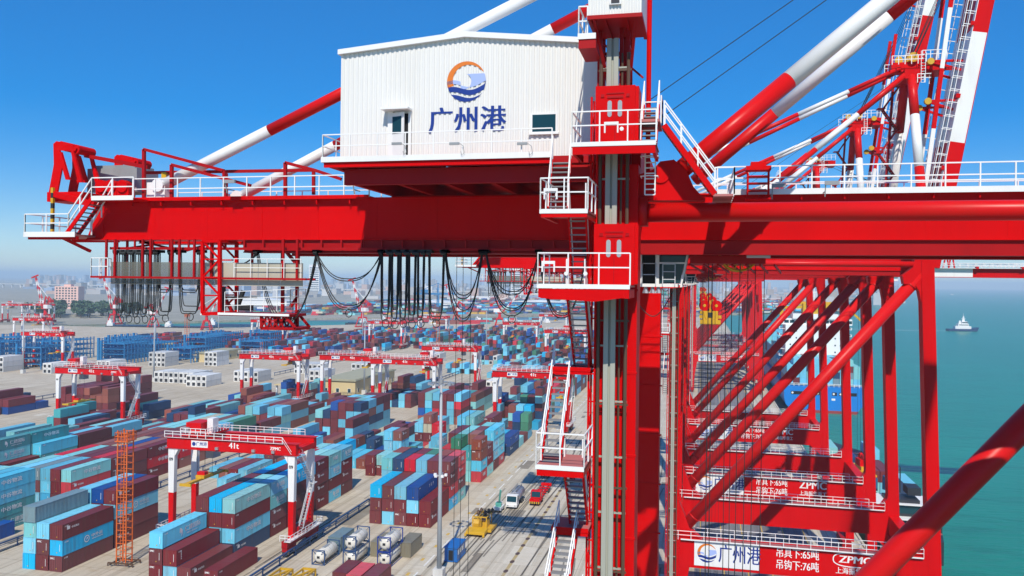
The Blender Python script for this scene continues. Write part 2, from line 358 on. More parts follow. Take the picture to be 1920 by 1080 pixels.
# ------------------------------------------------------------------ ship-to-shore crane
P = atY
CB = Vector((-3.0, 39.4, 0))              # base of the first crane
def cpart(name, mb, mats, parent, root_off=CB, smooth=False):
    mb.v = [(v[0]-root_off.x, v[1]-root_off.y, v[2]-root_off.z) for v in mb.v]
    o = mb.build(name, mats, parent)
    if smooth: smooth_tubes(o)
    return o
YN, YF = 30.0, 50.9                        # near faces of the two leg frames
crane = empty('quay_crane', CB, 0, 'nearest red gantry crane carrying the white machinery house with navy lettering', 'crane', 'red gantry cranes along the quay')
T52 = P(1741, 540, 105.5).x; B14 = P(1751.5, 1000, 105.5).x
z52, z14 = P(1741, 540, 105.5).z, P(1751.5, 1000, 105.5).z
def sea_x(z): return T52+(B14-T52)*(z-z52)/(z14-z52)
for yf in (YN, YF):
    b = MB(); b.box(-3.72, -2.22-(.12 if yf > 40 else 0), yf, yf+1.6, 1.6, 53.6)
    # stiffener collars
    for z in range(4, 52, 3): b.box(-3.75, -2.19, yf-.03, yf+.1, z, z+.08)
    cpart('leg', b, M['red'], crane)
    b = MB(); q = [(sea_x(1.6)-.72, 1.6), (sea_x(1.6)+.72, 1.6), (sea_x(55)+.70, 55), (sea_x(55)-.70, 55)]
    b.prism(q, 'y', yf, yf+1.9); cpart('leg', b, M['red'], crane)
    # portal beam with haunches at both ends
    b = MB(); zt, zb = 17.2, 13.7
    sx = sea_x(15.5)-.7
    b.prism([(-2.2, zb), (-1.0, zb), (-.6, zb), (sx-2.4, zb), (sx, zb-2.2), (sx, zt+3.2), (sx-.25, zt+1.6), (sx-1.0, zt+.5), (sx-2.4, zt), (.6, zt), (-.9, zt+1.3), (-2.2, zt+4.5)], 'y', yf+.05, yf+1.55)
    b.prism([(-2.2, zb), (-.9, zb), (-2.2, zb-7.5)], 'y', yf+.15, yf+1.45)
    pb = cpart('portal_beam', b, M['red'], crane)
    # walkway along the beam
    b = MB(); b.mat(0).box(-2.0, sx-.6, yf-.30, yf+.85, zt+.01, zt+.07); b.mat(1).box(-2.0, sx-.6, yf-.33, yf-.29, zt-.02, zt+.13)
    cpart('walkway', b, [M['deck_pink'], M['white']], crane)
    b = MB(); b.railing([(-3.9, yf-.28, zt), (sx-.6, yf-.28, zt), (sx-.6, yf+.6, zt)], 1.1, 1.6, .03)
    b.railing([(-2.0, yf+1.5, zt), (sx-2.4, yf+1.5, zt)], 1.1, 1.6, .03)
    cpart('railing', b, M['rail'], crane)
    # diagonal brace, land side low to sea side high
    b = MB(); b.tube([(-1.5, yf+.8, 18.6), (sea_x(51)-.5, yf+.8, 50.8)], .74, 20, True)
    for t in (.04, .955): 
        a = Vector((-1.5, yf+.8, 18.6)).lerp(Vector((sea_x(51)-.5, yf+.8, 50.8)), t); b.tube([a-Vector((.05, 0, .06)), a+Vector((.05, 0, .06))], .80, 20)
    cpart('brace', b, M['pipe_red'], crane, smooth=True)
    b = MB(); sx5 = sea_x(51)-.68
    b.prism([(sx5+.02, 52.7), (sx5-.75, 52.5), (sx5-.95, 51.5), (sx5-2.1, 50.5), (sx5-1.9, 49.5), (sx5-1.1, 49.55), (sx5-.6, 49.3), (sx5-.25, 48.7), (sx5+.02, 47.3)], 'y', yf+.1, yf+1.5)
    cpart('gusset', b, M['red'], crane)
    # pipe tie between leg heads
    b = MB(); b.tube([(-1.95, yf+.5, 51.88), (sea_x(52)-.6, yf+.5, 51.88)], .345, 20)
    b.box(-2.24, -1.90, yf+.05, yf+1.0, 51.4, 52.4)
    cpart('tie_pipe', b, M['pipe_red'], crane, smooth=True)
    # cross beam under the girders
    b = MB(); 
for x in (-2.95, sea_x(54)):
    b = MB(); b.box(x-.7, x+.7, YN+1.6, YF, 53.3, 54.9); cpart('cross_beam', b, M['red'], crane)
    b = MB(); b.box(x-.75, x+.75, YN+1.65, YF-.05, 13.9, 16.4) if x < 0 else b.box(sea_x(15)-.7, sea_x(15)+.7, YN+1.9, YF-.05, 13.9, 16.4); cpart('sill_beam', b, M['red'], crane)
for x in (-2.95, 26.8):
    for yf in (YN, YF):
        b = MB(); b.box(x-.8, x+.8, yf-2.6, yf+4.2, 1.0, 2.2)
        for k in range(6): b.tube([(x-.3, yf-2.0+k*1.1, .5), (x+.3, yf-2.0+k*1.1, .5)], .42, 10)
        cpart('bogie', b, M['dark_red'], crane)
# writing on the near portal beam
def emblem(parent, c, right, up, R, off, mats_scale=1.0):
    """round port emblem: orange arc, breaking wave, two navy waves"""
    c = Vector(c); right = Vector(right); up = Vector(up); nrm = right.cross(up).normalized()
    def flat(name, polys, mat):
        b = MB()
        for poly in polys:
            n = len(poly); f = [tuple(c+right*(x*R)+up*(y*R)+nrm*off) for x, y in poly]; b.add(f, [list(range(n))])
        return cpart(name, b, mat, parent)
    def band(top, bot): return [top[i] for i in range(len(top))]+bot[::-1]
    # orange arc tapering to the right
    pts_o, pts_i = [], []
    for i in range(25):
        a = 196-(196-28)*i/24; th = .30*(1-i/24)**.7+.03
        pts_o.append((math.cos(R_(a)), math.sin(R_(a)))); pts_i.append(((1-th)*math.cos(R_(a)), (1-th)*math.sin(R_(a))))
    quads = [[pts_o[i], pts_o[i+1], pts_i[i+1], pts_i[i]] for i in range(24)]
    flat('emblem_arc', quads, M['logo_orange'])
    def chord(y): return math.sqrt(max(0, 1-y*y))
    def wave_band(f_top, f_bot, x0, x1, n=22):
        q = []
        for i in range(n):
            xa = x0+(x1-x0)*i/n; xb = x0+(x1-x0)*(i+1)/n
            def cl(x, y): 
                lim = math.sqrt(max(0, 1-x*x)); return (x, max(-lim, min(lim, y)))
            q.append([cl(xa, f_bot(xa)), cl(xb, f_bot(xb)), cl(xb, f_top(xb)), cl(xa, f_top(xa))])
        return q
    wv = lambda y0: (lambda x: y0-.14*math.sin((x+.25)*3.0)+.10*x)
    crest = lambda x: wv(-.17)(x)+ (0 if x < .1 else 0)
    q = wave_band(lambda x: wv(.02)(x), lambda x: wv(-.16)(x), -1, -.30)
    arc = lambda x: math.sqrt(max(0, .40**2-(x+.13)**2))
    q += wave_band(lambda x: .37, lambda x: arc(x)+.0, .0, .27, 8)
    q += wave_band(lambda x: -arc(x)+.02, lambda x: wv(-.16)(x), -.30, .27, 10)
    q += wave_band(lambda x: .37, lambda x: wv(-.16)(x), .27, 1.0, 16)
    flat('emblem_wave', q, M['logo_light'])
    q = wave_band(lambda x: wv(-.30)(x), lambda x: wv(-.56)(x), -1, 1)
    q += wave_band(lambda x: wv(-.68)(x)-.02, lambda x: -1.2, -1, 1)
    flat('emblem_sea', q, M['logo_blue'])
def Pq(px, py): return P(px, py, 105.5)-Vector((0, 75.5, 0))      # signs measured on the second crane
a = Pq(1302, 1018); b2 = Pq(1424, 1060)
sg = MB(); sg.box(a.x, b2.x, YN+.0, YN+.04, 14.05, 17.15); sign = cpart('sign_panel', sg, M['white'], crane)
emblem(sign, (a.x+1.55, YN-.003, 15.68), (1, 0, 0), (0, 0, 1), 1.18, .0)
t = MB(); write(t, '广州港', 2.35, (a.x+5.45, YN-.006, 15.6), (1, 0, 0), (0, 0, 1), .03, fit=5.0); cpart('lettering', t, M['logo_blue'], sign)
t = MB()
write(t, '吊具下:65吨', 1.28, (Pq(1495, 1045).x, YN+.03, 16.40), (1, 0, 0), (0, 0, 1), .02, fit=4.9)
write(t, '吊钩下:76吨', 1.28, (Pq(1495, 1045).x, YN+.03, 14.95), (1, 0, 0), (0, 0, 1), .02, fit=4.9)
cpart('lettering', t, M['letter_white'], crane); t = MB()
write(t, 'ZPMC', 1.75, (Pq(1602, 1045).x, YN+.03, 16.35), (1, 0, 0), (0, 0, 1), .05, fit=4.2)
write(t, '上海振华重工', .86, (Pq(1602, 1045).x, YN+.03, 14.95), (1, 0, 0), (0, 0, 1), .012, fit=4.2)
cpart('maker_lettering', t, M['letter_white'], crane)

# twin box girders with slanted landward end
def girder_outline(): return [(-31.0, 51.25), (-30.2, 53.15), (28.4, 53.15), (28.4, 51.25)]
for y0, y1 in ((36.6, 38.1), (40.7, 42.2)):
    b = MB(); b.prism(girder_outline(), 'y', y0, y1)
    b.box(-30.3, 28.4, y0-.10, y1+.10, 53.151, 53.21); b.box(-31.0, 28.4, y0-.06, y1+.06, 51.19, 51.249)
    for i in range(20):
        x = -30+i*3; b.box(x, x+.025, y0-.012, y0, 51.25, 53.15)
    b.box(-30.5, 28.3, y0-.012, y0, 52.55, 52.57)
    cpart('girder', b, M['red'], crane)
    b = MB(); ry = (y0+.36) if y0 < 39 else (y1-.36)
    b.box(-22.0, 28.4, ry-.28, ry+.28, 50.62, 51.18); b.box(-22, 28.4, ry-.36, ry+.36, 50.56, 50.62)
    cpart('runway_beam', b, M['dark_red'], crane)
b = MB()
for x in (-30.4, -24, -16, 24): b.box(x-.3, x+.3, 38.1, 40.7, 51.6, 52.9)
cpart('girder_tie', b, M['dark_red'], crane)
# walkways on the girder flank and their rails
b = MB(); zw = 53.22
xl, xr = P(180, 372, 35.9).x, P(685, 372, 35.9).x
b.mat(0).box(xl, xr, 36.32, 37.2, zw, zw+.05); b.mat(2).box(xl, xr, 36.28, 36.32, zw-.08, zw+.10)
xl2, xr2 = P(1345, 365, 35.9).x, 27.5
b.mat(0).box(xl2, xr2, 36.26, 37.2, zw, zw+.05); b.mat(1).box(xl2, xr2, 36.22, 36.26, zw-.12, zw+.12)
for i in range(40):
    x = xl+i*1.7
    if x < xr or xl2 < x < xr2: b.mat(2).box(x-.03, x+.03, 36.34, 36.5, zw-.32, zw-.03)
cpart('walkway', b, [M['deck_pink'], M['white'], M['red']], crane)
b = MB(); b.railing([(xl+1.8, 36.34, zw), (xr, 36.34, zw)], 1.05, 1.3, .024, (.5,)); b.railing([(xl2, 36.28, zw), (xr2, 36.28, zw)], 1.08, 1.25, .026, (.55, .35))
b.railing([(xl, 42.6, zw), (-4.5, 42.6, zw)], 1.05, 1.6, .024); b.railing([(-2, 42.6, zw), (27.5, 42.6, zw)], 1.05, 1.6, .024)
cpart('railing', b, M['rail'], crane)
# lamps on the walkway rail
b = MB()
for px, py in ((432, 342), (672, 343), (1560, 345), (1460, 350)):
    b = MB(); p = P(px, py, 35.6); b.box(p.x-.28, p.x+.28, 35.5, 35.62, p.z-.04, p.z+.12); b.bar((p.x-.25, 35.56, p.z), (p.x-.25, 35.72, p.z-.5), .04); b.bar((p.x-.25, 35.72, p.z-.3), (p.x-.25, 36.36, p.z-.3), .04); cpart('floodlight', b, M['grey'], crane)

# landward end: lower platform, flight up, sheave stands, gear
b = MB(); d0, d1 = P(58, 440, 35.6), P(152, 442, 35.6)
b.mat(0).box(d0.x, d1.x, 35.2, 41, d0.z-.09, d0.z); b.mat(1).box(d0.x-.02, d1.x, 35.16, 35.2, d0.z-.14, d0.z+.12); b.mat(1).box(d0.x-.05, d0.x, 35.16, 41, d0.z-.14, d0.z+.12)
b.mat(2).bar((d0.x+1.2, 36.4, d0.z-.12), (-30.6, 36.4, 50.6), .14); b.mat(2).box(d0.x+.1, d1.x, 35.3, 35.45, d0.z-.26, d0.z-.1); b.mat(2).box(d0.x+.1, d1.x, 38.3, 38.45, d0.z-.26, d0.z-.1)
cpart('end_platform', b, [M['deck_pink'], M['white'], M['red']], crane)
b = MB(); b.railing([(d0.x, 41, d0.z), (d0.x, 35.2, d0.z), (P(128, 440, 35.2).x, 35.2, d0.z)], 1.02, 1.1, .026)
e0, e1 = P(172, 372, 35.2), P(250, 372, 35.2)
b.railing([(P(128, 440, 35.2).x, 35.2, d0.z), (e0.x, 35.2, e0.z), (e1.x, 35.2, e0.z)], 1.02, 1.1, .026)
b.railing([(P(150, 440, 35.2).x, 36.0, d0.z), (e0.x+.5, 36.0, e0.z)], 1.02, 1.1, .026)
cpart('railing', b, M['rail'], crane)
def flight(mb, a, b_, wd, axis, n, tmat=1, smat=0):
    """open stair: two stringers and n treads from a (top) to b_ (bottom); axis is the tread's width direction"""
    a = Vector(a); b_ = Vector(b_); ax = Vector(axis); 
    for s in (-.5, .5): mb.mat(smat).bar(a+ax*(wd*s), b_+ax*(wd*s), .06, .20)
    run = (b_-a); run.z = 0; rd = run.normalized() if run.length > .01 else Vector((0, 1, 0))
    for i in range(n):
        p = a+(b_-a)*((i+.5)/n)
        q = [p+ax*(wd*.47*sx_)+rd*(.13*sy)+Vector((0, 0, dz)) for dz in (-.02, .02) for sx_, sy in ((-1, -1), (1, -1), (1, 1), (-1, 1))]
        mb.mat(tmat).add([tuple(v) for v in q], [(3, 2, 1, 0), (4, 5, 6, 7), (0, 1, 5, 4), (1, 2, 6, 5), (2, 3, 7, 6), (3, 0, 4, 7)])
def stair_rail(mb, a, b_, wd, axis, h=.95, sides=(-.5, .5), r=.020):
    ax = Vector(axis)
    for s in sides:
        pa, pb = Vector(a)+ax*(wd*s), Vector(b_)+ax*(wd*s); mb.railing([pa, pb], h, 1.1, r, (.55,))
b = MB(); flight(b, (e0.x, 35.6, e0.z), (P(135, 440, 35.6).x, 35.6, d0.z), .8, (0, 1, 0), 9); b.mat(0).box(e0.x, e1.x, 35.2, 36.55, e0.z-.08, e0.z); b.mat(2).box(e0.x, e1.x, 35.16, 35.2, e0.z-.1, e0.z+.12)
cpart('end_stair', b, [M['red'], M['tread'], M['white']], crane)
for y0, dx in ((37.4, 0), (42.0, 1.15)):
    b = MB(); q = lambda px, py: (P(px, py, 37.4).x+dx*.0, P(px, py, 37.4).z)
    for yy in (y0-.75, y0+.55):
        b.prism([q(112, 372), (q(126, 372)), q(136, 318), q(132, 286), q(160, 288), q(163, 282), q(150, 275), q(126, 269), q(120, 274), q(121, 312), q(110, 372)], 'y', yy, yy+.09)
        b.prism([q(129, 290), q(135, 289), q(150, 340), q(143, 340)], 'y', yy-.02, yy+.11)
        b.prism([q(152, 285), q(157, 285), q(174, 345), q(166, 345)], 'y', yy-.02, yy+.11)
    c0 = P(140, 281, 37.4)
    for k in range(4): 
        c = P(132+k*9, 277+k*2.2, 37.4); b.tube([(c.x, y0-.66, c.z), (c.x, y0+.56, c.z)], .24, 12)
    c = P(137, 352, 37.4); b.box(c.x-.9, c.x+1.2, y0-.8, y0+.75, 53.2, 53.7)
    cpart('sheave_stand', b, M['red'], crane)
b = MB(); p0, p1 = P(176, 345, 39), P(262, 322, 39); b.mat(0).box(p0.x, p1.x+.2, 38.5, 40.3, 53.9, p1.z+.15); b.mat(0).box(p0.x+.3, p1.x, 38.6, 40.2, p1.z+.15, p1.z+.32)
for px in (213, 235, 195): c = P(px, 350, 38.2); b.mat(1).tube([(c.x, 37.9, c.z), (c.x, 38.5, c.z)], .33, 14); b.mat(1).box(c.x-.35, c.x+.35, 38.0, 38.5, 53.2, c.z)
cpart('winch_gear', b, [M['grey'], M['red']], crane)
b = MB(); p = P(115, 385, 36.4); b.mat(0).bar((p.x-.5, 36.5, p.z+.6), (p.x+2.0, 36.5, p.z+.0), .35, .3); p = P(99, 405, 36.4)
for k in range(9): b.mat(1+k % 2).box(p.x-.06, p.x+.08, 36.3, 36.44, p.z+1.2-k*.27, p.z+1.2-(k-1)*.27)
cpart('buffer_beam', b, [M['red'], M['yellow'], M['black']], crane)
# light pipe frames above the girder
b = MB()
def fr(pts, Y, wd=.15): 
    pp = [P(x, y, Y) for x, y in pts]
    for u, v in zip(pp, pp[1:]): b.bar(u, v, wd)
fr([(270, 375), (270, 280), (420, 320), (423, 372)], 37.0); fr([(322, 378), (322, 309), (470, 348)], 36.6); fr([(270, 324), (588, 319)], 38.0)
fr([(535, 372), (535, 305), (590, 319), (640, 336)], 37.0); fr([(160, 292), (280, 314)], 37.6, .2); fr([(424, 325), (424, 372)], 41); fr([(588, 319), (588, 365)], 41)
cpart('pipe_frame', b, M['dark_red'], crane)
b = MB(); c = P(309, 328, 37.9); b.box(c.x-.14, c.x+.14, 37.8, 38.1, c.z-.2, c.z+.12); b.bar((c.x, 37.95, c.z-.2), (c.x, 37.95, c.z-.7), .05)
cpart('chain_hoist', b, M['yellow'], crane)

# ------------------------------------------------------------------ machinery house
HY0, HY1 = 32.0, 46.8
hx0, hx1 = P(640, 200, HY0).x, P(1123, 200, HY0).x
zb = P(800, 303, HY0).z; ze0, ze1 = P(640, 99, HY0).z, P(1110, 79, HY0).z; pk = P(873, 66, HY0)
house = empty('machinery_house', (0, 0, 0), 0); house.parent = crane
def corr_wall(mb, x0, x1, y, zlo, ztop, pitch=.205, dep=.032, side=-1):
    """corrugated sheet facing -y (side -1) following a sloping top edge"""
    n = int((x1-x0)/pitch); xs = []
    for i in range(n):
        a = x0+(x1-x0)*i/n; p = (x1-x0)/n
        xs += [(a, 0), (a+p*.42, 0), (a+p*.52, dep), (a+p*.90, dep)]
    xs.append((x1, 0)); o = len(mb.v)
    for x, d in xs: mb.v += [(x, y-side*d, zlo), (x, y-side*d, ztop(x))]
    for i in range(len(xs)-1): mb.face([o+2*i, o+2*i+2, o+2*i+3, o+2*i+1])
ztop = lambda x: (ze0+(pk.z-ze0)*(x-hx0)/(pk.x-hx0)) if x < pk.x else (pk.z+(ze1-pk.z)*(x-pk.x)/(hx1-pk.x))
b = MB(); xc = P(1094, 200, HY0).x
corr_wall(b, hx0+.02, xc, HY0, zb, lambda x: ztop(x)-.1); b.box(xc, hx1, HY0+.0, HY0+.12, zb, ztop(hx1)-.12); b.box(hx0-.02, hx0+.06, HY0-.02, HY0+.15, zb, ze0-.05)
corr_wall(b, hx0, hx1, HY1, zb, lambda x: ztop(x)-.1, side=1)
for x in (hx0, hx1):                                   # end walls, ribbed
    n = 36; o = len(b.v); sgn = -1 if x == hx0 else 1
    for i in range(n+1):
        y = HY0+.1+(HY1-HY0-.2)*i/n; b.v += [(x-sgn*(.035 if i % 2 else 0), y, zb), (x-sgn*(.035 if i % 2 else 0), y, ztop(x)-.1)]
    for i in range(n): b.face([o+2*i, o+2*i+2, o+2*i+3, o+2*i+1])
cpart('wall', b, M['clad'], house)
b = MB(); ov = .12
prof = [(hx0-ov, ze0-.10), (hx0-ov, ze0+.10), (pk.x, pk.z+.12), (hx1+ov*.3, ze1+.10), (hx1+ov*.3, ze1-.10), (pk.x, pk.z-.10)]
b.prism(prof, 'y', HY0-.16, HY1+.16); cpart('roof', b, M['white'], house)
def HP(px, py, Y=HY0): return P(px, py, Y)
# door, window, canopy, vents
b = MB(); a, c = HP(738, 214), HP(766, 299); b.mat(0).box(a.x, c.x, HY0-.05, HY0-.02, c.z, a.z)
b.mat(1).box(a.x-.22, a.x, HY0-.08, HY0+.0, c.z, a.z+.1); b.mat(1).box(c.x, c.x+.12, HY0-.08, HY0+.0, c.z, a.z+.1)
cn0, cn1 = HP(722, 210), HP(773, 206); b.mat(1).box(cn0.x, cn1.x, HY0-.55, HY0-.02, cn1.z-.05, cn1.z+.03)
door = cpart('door', b, [M['void'], M['white']], house)
b = MB(); a, c = HP(736, 212), HP(762, 298); lf = [(a.x+.05, HY0-.09), (c.x-.03, HY0-.28)]
b.prism([(lf[0][0], lf[0][1]), (lf[1][0], lf[1][1]), (lf[1][0]+.01, lf[1][1]+.05), (lf[0][0]+.01, lf[0][1]+.05)], 'z', c.z+.02, a.z-.02)
cpart('door_leaf', b, M['white'], door)
b = MB(); wx0, wx1 = HP(740, 0).x, HP(759, 0).x; wz0, wz1 = HP(740, 252).z, HP(740, 220).z
f = lambda x: lf[0][1]+(lf[1][1]-lf[0][1])*(x-lf[0][0])/(lf[1][0]-lf[0][0])-.012
b.add([(wx0, f(wx0), wz0), (wx1, f(wx1), wz0), (wx1, f(wx1), wz1), (wx0, f(wx0), wz1)], [(0, 1, 2, 3)]); cpart('pane', b, M['glass'], door)
b = MB(); a, c = HP(995, 213), HP(1046, 249); b.box(a.x, c.x, HY0-.06, HY0-.0, c.z, a.z); b.box(a.x-.05, c.x+.05, HY0-.12, HY0-.0, c.z-.06, c.z)
win = cpart('window', b, M['white'], house)
b = MB(); a, c = HP(999, 216), HP(1042, 246); b.box(a.x, c.x, HY0-.075, HY0-.062, c.z, a.z); cpart('pane', b, M['glass'], win)
# emblem and name on the front wall
ec = HP(874.5, 153); emblem(house, (ec.x, HY0-.008, ec.z), (1, 0, 0), (0, 0, 1), (HP(911, 150).x-HP(838, 150).x)/2, .0)
t = MB(); tc = HP(875, 228); write(t, '广州港', 1.12, (tc.x, HY0-.010, tc.z), (1, 0, 0), (0, 0, 1), .028, fit=HP(947, 228).x-HP(803, 228).x); cpart('lettering', t, M['logo_blue'], house)
# base frame under the house
b = MB(); fz1 = zb-.02; fz0 = P(800, 342, 31.3).z
b.box(hx0-.1, hx1+.1, 31.1, 31.35, fz1-.28, fz1); b.box(hx0-.1, hx1+.1, 47.3, 47.55, fz1-.28, fz1); b.box(hx0-.1, hx0+.15, 31.35, 47.3, fz1-.28, fz1); b.box(hx1-.15, hx1+.1, 31.35, 47.3, fz1-.28, fz1)
b.box(hx0+.3, hx1-.1, 31.7, 32.0, fz0, fz1-.28); b.box(hx0+.3, hx1-.1, 46.6, 46.9, fz0, fz1-.28)
for i in range(6): x = hx0+.5+i*(hx1-hx0-.9)/5; b.box(x-.12, x+.12, 32.0, 46.6, fz0+.06, fz1-.3)
b.box(hx0+.1, hx1-.05, 32.05, 46.55, fz1-.30, fz1-.22)
for y in (36.7, 37.8, 40.9, 42.0): b.box(hx0+.5, hx1-.3, y-.13, y+.13, 53.22, fz0+.05)
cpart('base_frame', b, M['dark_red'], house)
b = MB(); w0, w1 = P(605, 303, 31.0).x, P(1035, 303, 31.0).x
b.mat(0).box(w0, w1, 30.95, 31.98, zb-.06, zb-.012); b.mat(1).box(w0, w1, 30.91, 30.95, zb-.10, zb+.12); b.mat(0).box(w0, hx0-.02, 31.98, 46, zb-.06, zb-.012); b.mat(1).box(w0-.04, w0, 30.91, 46, zb-.1, zb+.12)
b.mat(2).box(w0+.05, w1, 31.0, 31.09, zb-.30, zb-.1)
cpart('walkway', b, [M['deck_pink'], M['white'], M['red']], house)
b = MB(); b.railing([(w0+.02, 46, zb), (w0+.02, 30.95, zb), (w1, 30.95, zb)], 1.02, 1.25, .021, (.55, )); cpart('railing', b, M['rail'], house)
b = MB()
for px in (853, 980, 745): c = P(px, 270, 30.9); b.box(c.x-.2, c.x+.2, 30.78, 30.86, c.z-.05, c.z+.05); b.tube([(c.x+.22, 30.84, c.z), (c.x+.36, 30.84, c.z-.1), (c.x+.4, 30.84, c.z-.35), (c.x+.3, 30.84, c.z-.45), (c.x+.26, 30.84, c.z-.3)], .013, 5)
cpart('rail_lamp', b, M['grey'], house)
# ------------------------------------------------------------------ lift mast, landings and stair tower on the near land-side leg
def R3(v): return (v[0], v[1], v[2])
mast = empty('lift_mast', (0, 0, 0)); mast.parent = crane
b = MB(); m0, m1 = P(1131, 700, 29.5).x, P(1153, 700, 29.5).x; zt_ = P(1150, 72, 29.5).z; mw = m1-m0
b.box(m0, m0+mw*.40, 29.45, 29.62, 2, zt_); b.box(m0+mw*.60, m1, 29.45, 29.62, 2, zt_); b.box(m0+mw*.40, m0+mw*.60, 29.55, 29.62, 2, zt_)
for z in range(3, 60, 2): b.box(m0-.25, m1+.42, 29.62, 29.70, z, z+.06)
cpart('guide_rail', b, M['mast'], mast)
b = MB()
for px in (1121, 1172): x = P(px, 700, 29.6).x; b.tube([(x, 29.6, 2), (x, 29.6, zt_-.5)], .065, 8)
x = P(1160, 700, 29.6).x; b.tube([(x, 29.66, 2), (x, 29.66, zt_-.5)], .04, 6)
for z in range(2, 58, 3): b.box(P(1116, 700, 29.6).x, P(1178, 700, 29.6).x, 29.58, 29.63, z+.9, z+.97)
cpart('conduit', b, M['brown_pipe'], mast)
b = MB(); x0, x1 = P(1103, 700, 29.5).x, P(1114, 700, 29.5).x
for x in (x0, x1): b.bar((x, 29.6, 3), (x, 29.6, 56), .07); b.bar((x, 30.3, 3), (x, 30.3, 56), .07)
for z in range(3, 56): b.bar((x0, 29.6, z), (x1, 29.6, z), .05); b.bar((x0, 29.6, z), (x0, 30.3, z+.5), .045)
cpart('cable_ladder', b, M['red'], mast)
b = MB()
for px, r in ((1168, .05), (1180, .05)):
    x = P(px, 120, 30.6).x
    for y in (30.0, 31.2): b.bar((x, y, 53.6), (x, y, 61), .14)
for px in (1127,): x = P(px, 120, 30.6).x; b.bar((x, 30.2, 53.6), (x, 30.2, 61), .16); b.bar((x, 31.3, 53.6), (x, 31.3, 61), .16)
xa, xb = P(1127, 120, 30.6).x, P(1180, 120, 30.6).x
for z in (54.8, 56.4, 58.0, 59.6): b.bar((xa, 31.3, z), (xb, 31.3, z), .11); b.bar((xb, 30, z), (xb, 31.3, z), .09); b.bar((xa, 30.2, z), (xa, 31.3, z), .09)
b.bar((xa, 31.3, 54.8), (xb, 31.3, 57.6), .08); b.bar((xa, 31.3, 57.6), (xb, 31.3, 59.8), .08)
cpart('head_frame', b, M['dark_red'], mast)
b = MB(); c = P(1146, 540, 29.3)
hz0 = P(1150, 27, 28.5).z; h0, h1 = P(1103, 10, 28.5).x, P(1203, 10, 28.5).x
corr_wall(b, h0, h1, 28.5, hz0, lambda x: hz0+2.4, .11, .025); b.box(h0, h0+.05, 28.53, 31.2, hz0, hz0+2.4); b.box(h1-.05, h1, 28.53, 31.2, hz0, hz0+2.4); b.box(h0, h1, 31.2, 31.25, hz0, hz0+2.4); b.box(h0-.08, h1+.08, 28.4, 31.35, hz0+2.401, hz0+2.5)
cab_m = cpart('lift_machine_room', b, M['clad'], mast)
b = MB(); b.box(h0-.03, h1+.03, 28.44, 28.56, hz0-.14, hz0-.005); b.box(h0-.03, h0+.09, 28.56, 31.2, hz0-.14, hz0-.005); b.box(h1-.09, h1+.03, 28.56, 31.2, hz0-.14, hz0-.005); b.box(h0, h1, 28.5, 31.2, hz0-.05, hz0-.012)
for t_ in (.3, .7): x = h0+(h1-h0)*t_; b.bar((x, 28.56, hz0-.1), (x, 31.2, hz0-.1), .09)
b.bar((h0+.2, 28.6, hz0-.1), (h0+.55, 30.0, hz0-2.0), .1); b.bar((h1-.2, 28.6, hz0-.1), (h1-.5, 30.0, hz0-2.0), .1); b.bar((h0+.1, 31.1, hz0-.12), (h1-.1, 31.1, hz0-1.6), .07)
cpart('base_frame', b, M['dark_red'], cab_m)
b = MB(); a, c = P(1143, -1, 28.45), P(1165, 8, 28.45); b.mat(0).box(a.x, c.x, 28.40, 28.46, c.z, a.z); b.mat(1).box(a.x+.06, c.x-.06, 28.385, 28.395, c.z+.04, a.z); cpart('vent', b, [M['white'], M['letter_black']], cab_m)
b = MB(); a = P(1088, 75, 29); c = P(1120, 75, 29); b.mat(0).box(a.x, c.x, 28.6, 30.4, a.z-.42, a.z-.1); b.mat(1).box(a.x-.03, c.x, 28.56, 28.6, a.z-.1, a.z+.1); cpart('head_platform', b, [M['dark_red'], M['white']], mast)
b = MB(); b.railing([(a.x, 30.4, a.z-.1), (a.x, 28.6, a.z-.1), (c.x-.3, 28.6, a.z-.1)], 1.15, 1, .022); cpart('railing', b, M['rail'], mast)

def landing(name, top, bot, lft, rgt, Yf):
    a, c = P(lft, top, Yf), P(rgt, bot, Yf)
    o = empty(name, (0, 0, 0)); o.parent = crane
    b = MB(); b.box(a.x, c.x, Yf, Yf+1.35, c.z, a.z); b.box(a.x+.02, c.x+.12, Yf+.1, Yf+1.3, c.z+.02, a.z-.02)
    cpart('cabin', b, M['red'], o)
    wd = c.x-a.x; cx = (a.x+c.x)/2; H_ = a.z-c.z
    b = MB(); b.box(a.x+wd*.30, c.x-wd*.30, Yf-.03, Yf-.002, a.z-H_*.40+H_*.18, a.z-H_*.40+H_*.22); b.box(cx-wd*.36, cx-wd*.28, Yf-.04, Yf-.002, a.z-H_*.2, a.z-H_*.15); b.box(cx+wd*.28, cx+wd*.36, Yf-.04, Yf-.002, a.z-H_*.2, a.z-H_*.15)
    b.box(cx-wd*.22, cx+wd*.22, Yf-.025, Yf-.002, a.z-H_*.145, a.z-H_*.125); b.box(cx-.012, cx+.012, Yf-.006, Yf-.001, c.z+.05, a.z-H_*.25)
    cpart('door', b, M['dark_red'], o)
    b = MB()
    for s in (-.14, .12):
        x = cx+wd*s; w2 = wd*.055; za, zc = a.z-H_*.26, a.z-H_*.55
        pts = [(x+w2*math.cos(R_(k*30)), za-w2+w2*math.sin(R_(k*30))) for k in range(7)]+[(x+w2*math.cos(R_(180+k*30)), zc+w2+w2*math.sin(R_(180+k*30))) for k in range(7)]
        n = len(pts); b.add([(u, Yf-.012, v) for u, v in pts], [list(range(n))])
    cpart('pane', b, M['glass_pale'], o)
    return a, c
landing('lift_landing', 162, 266, 1117, 1190, 28.9)
landing('lift_landing', 420, 534, 1114, 1189, 28.9)
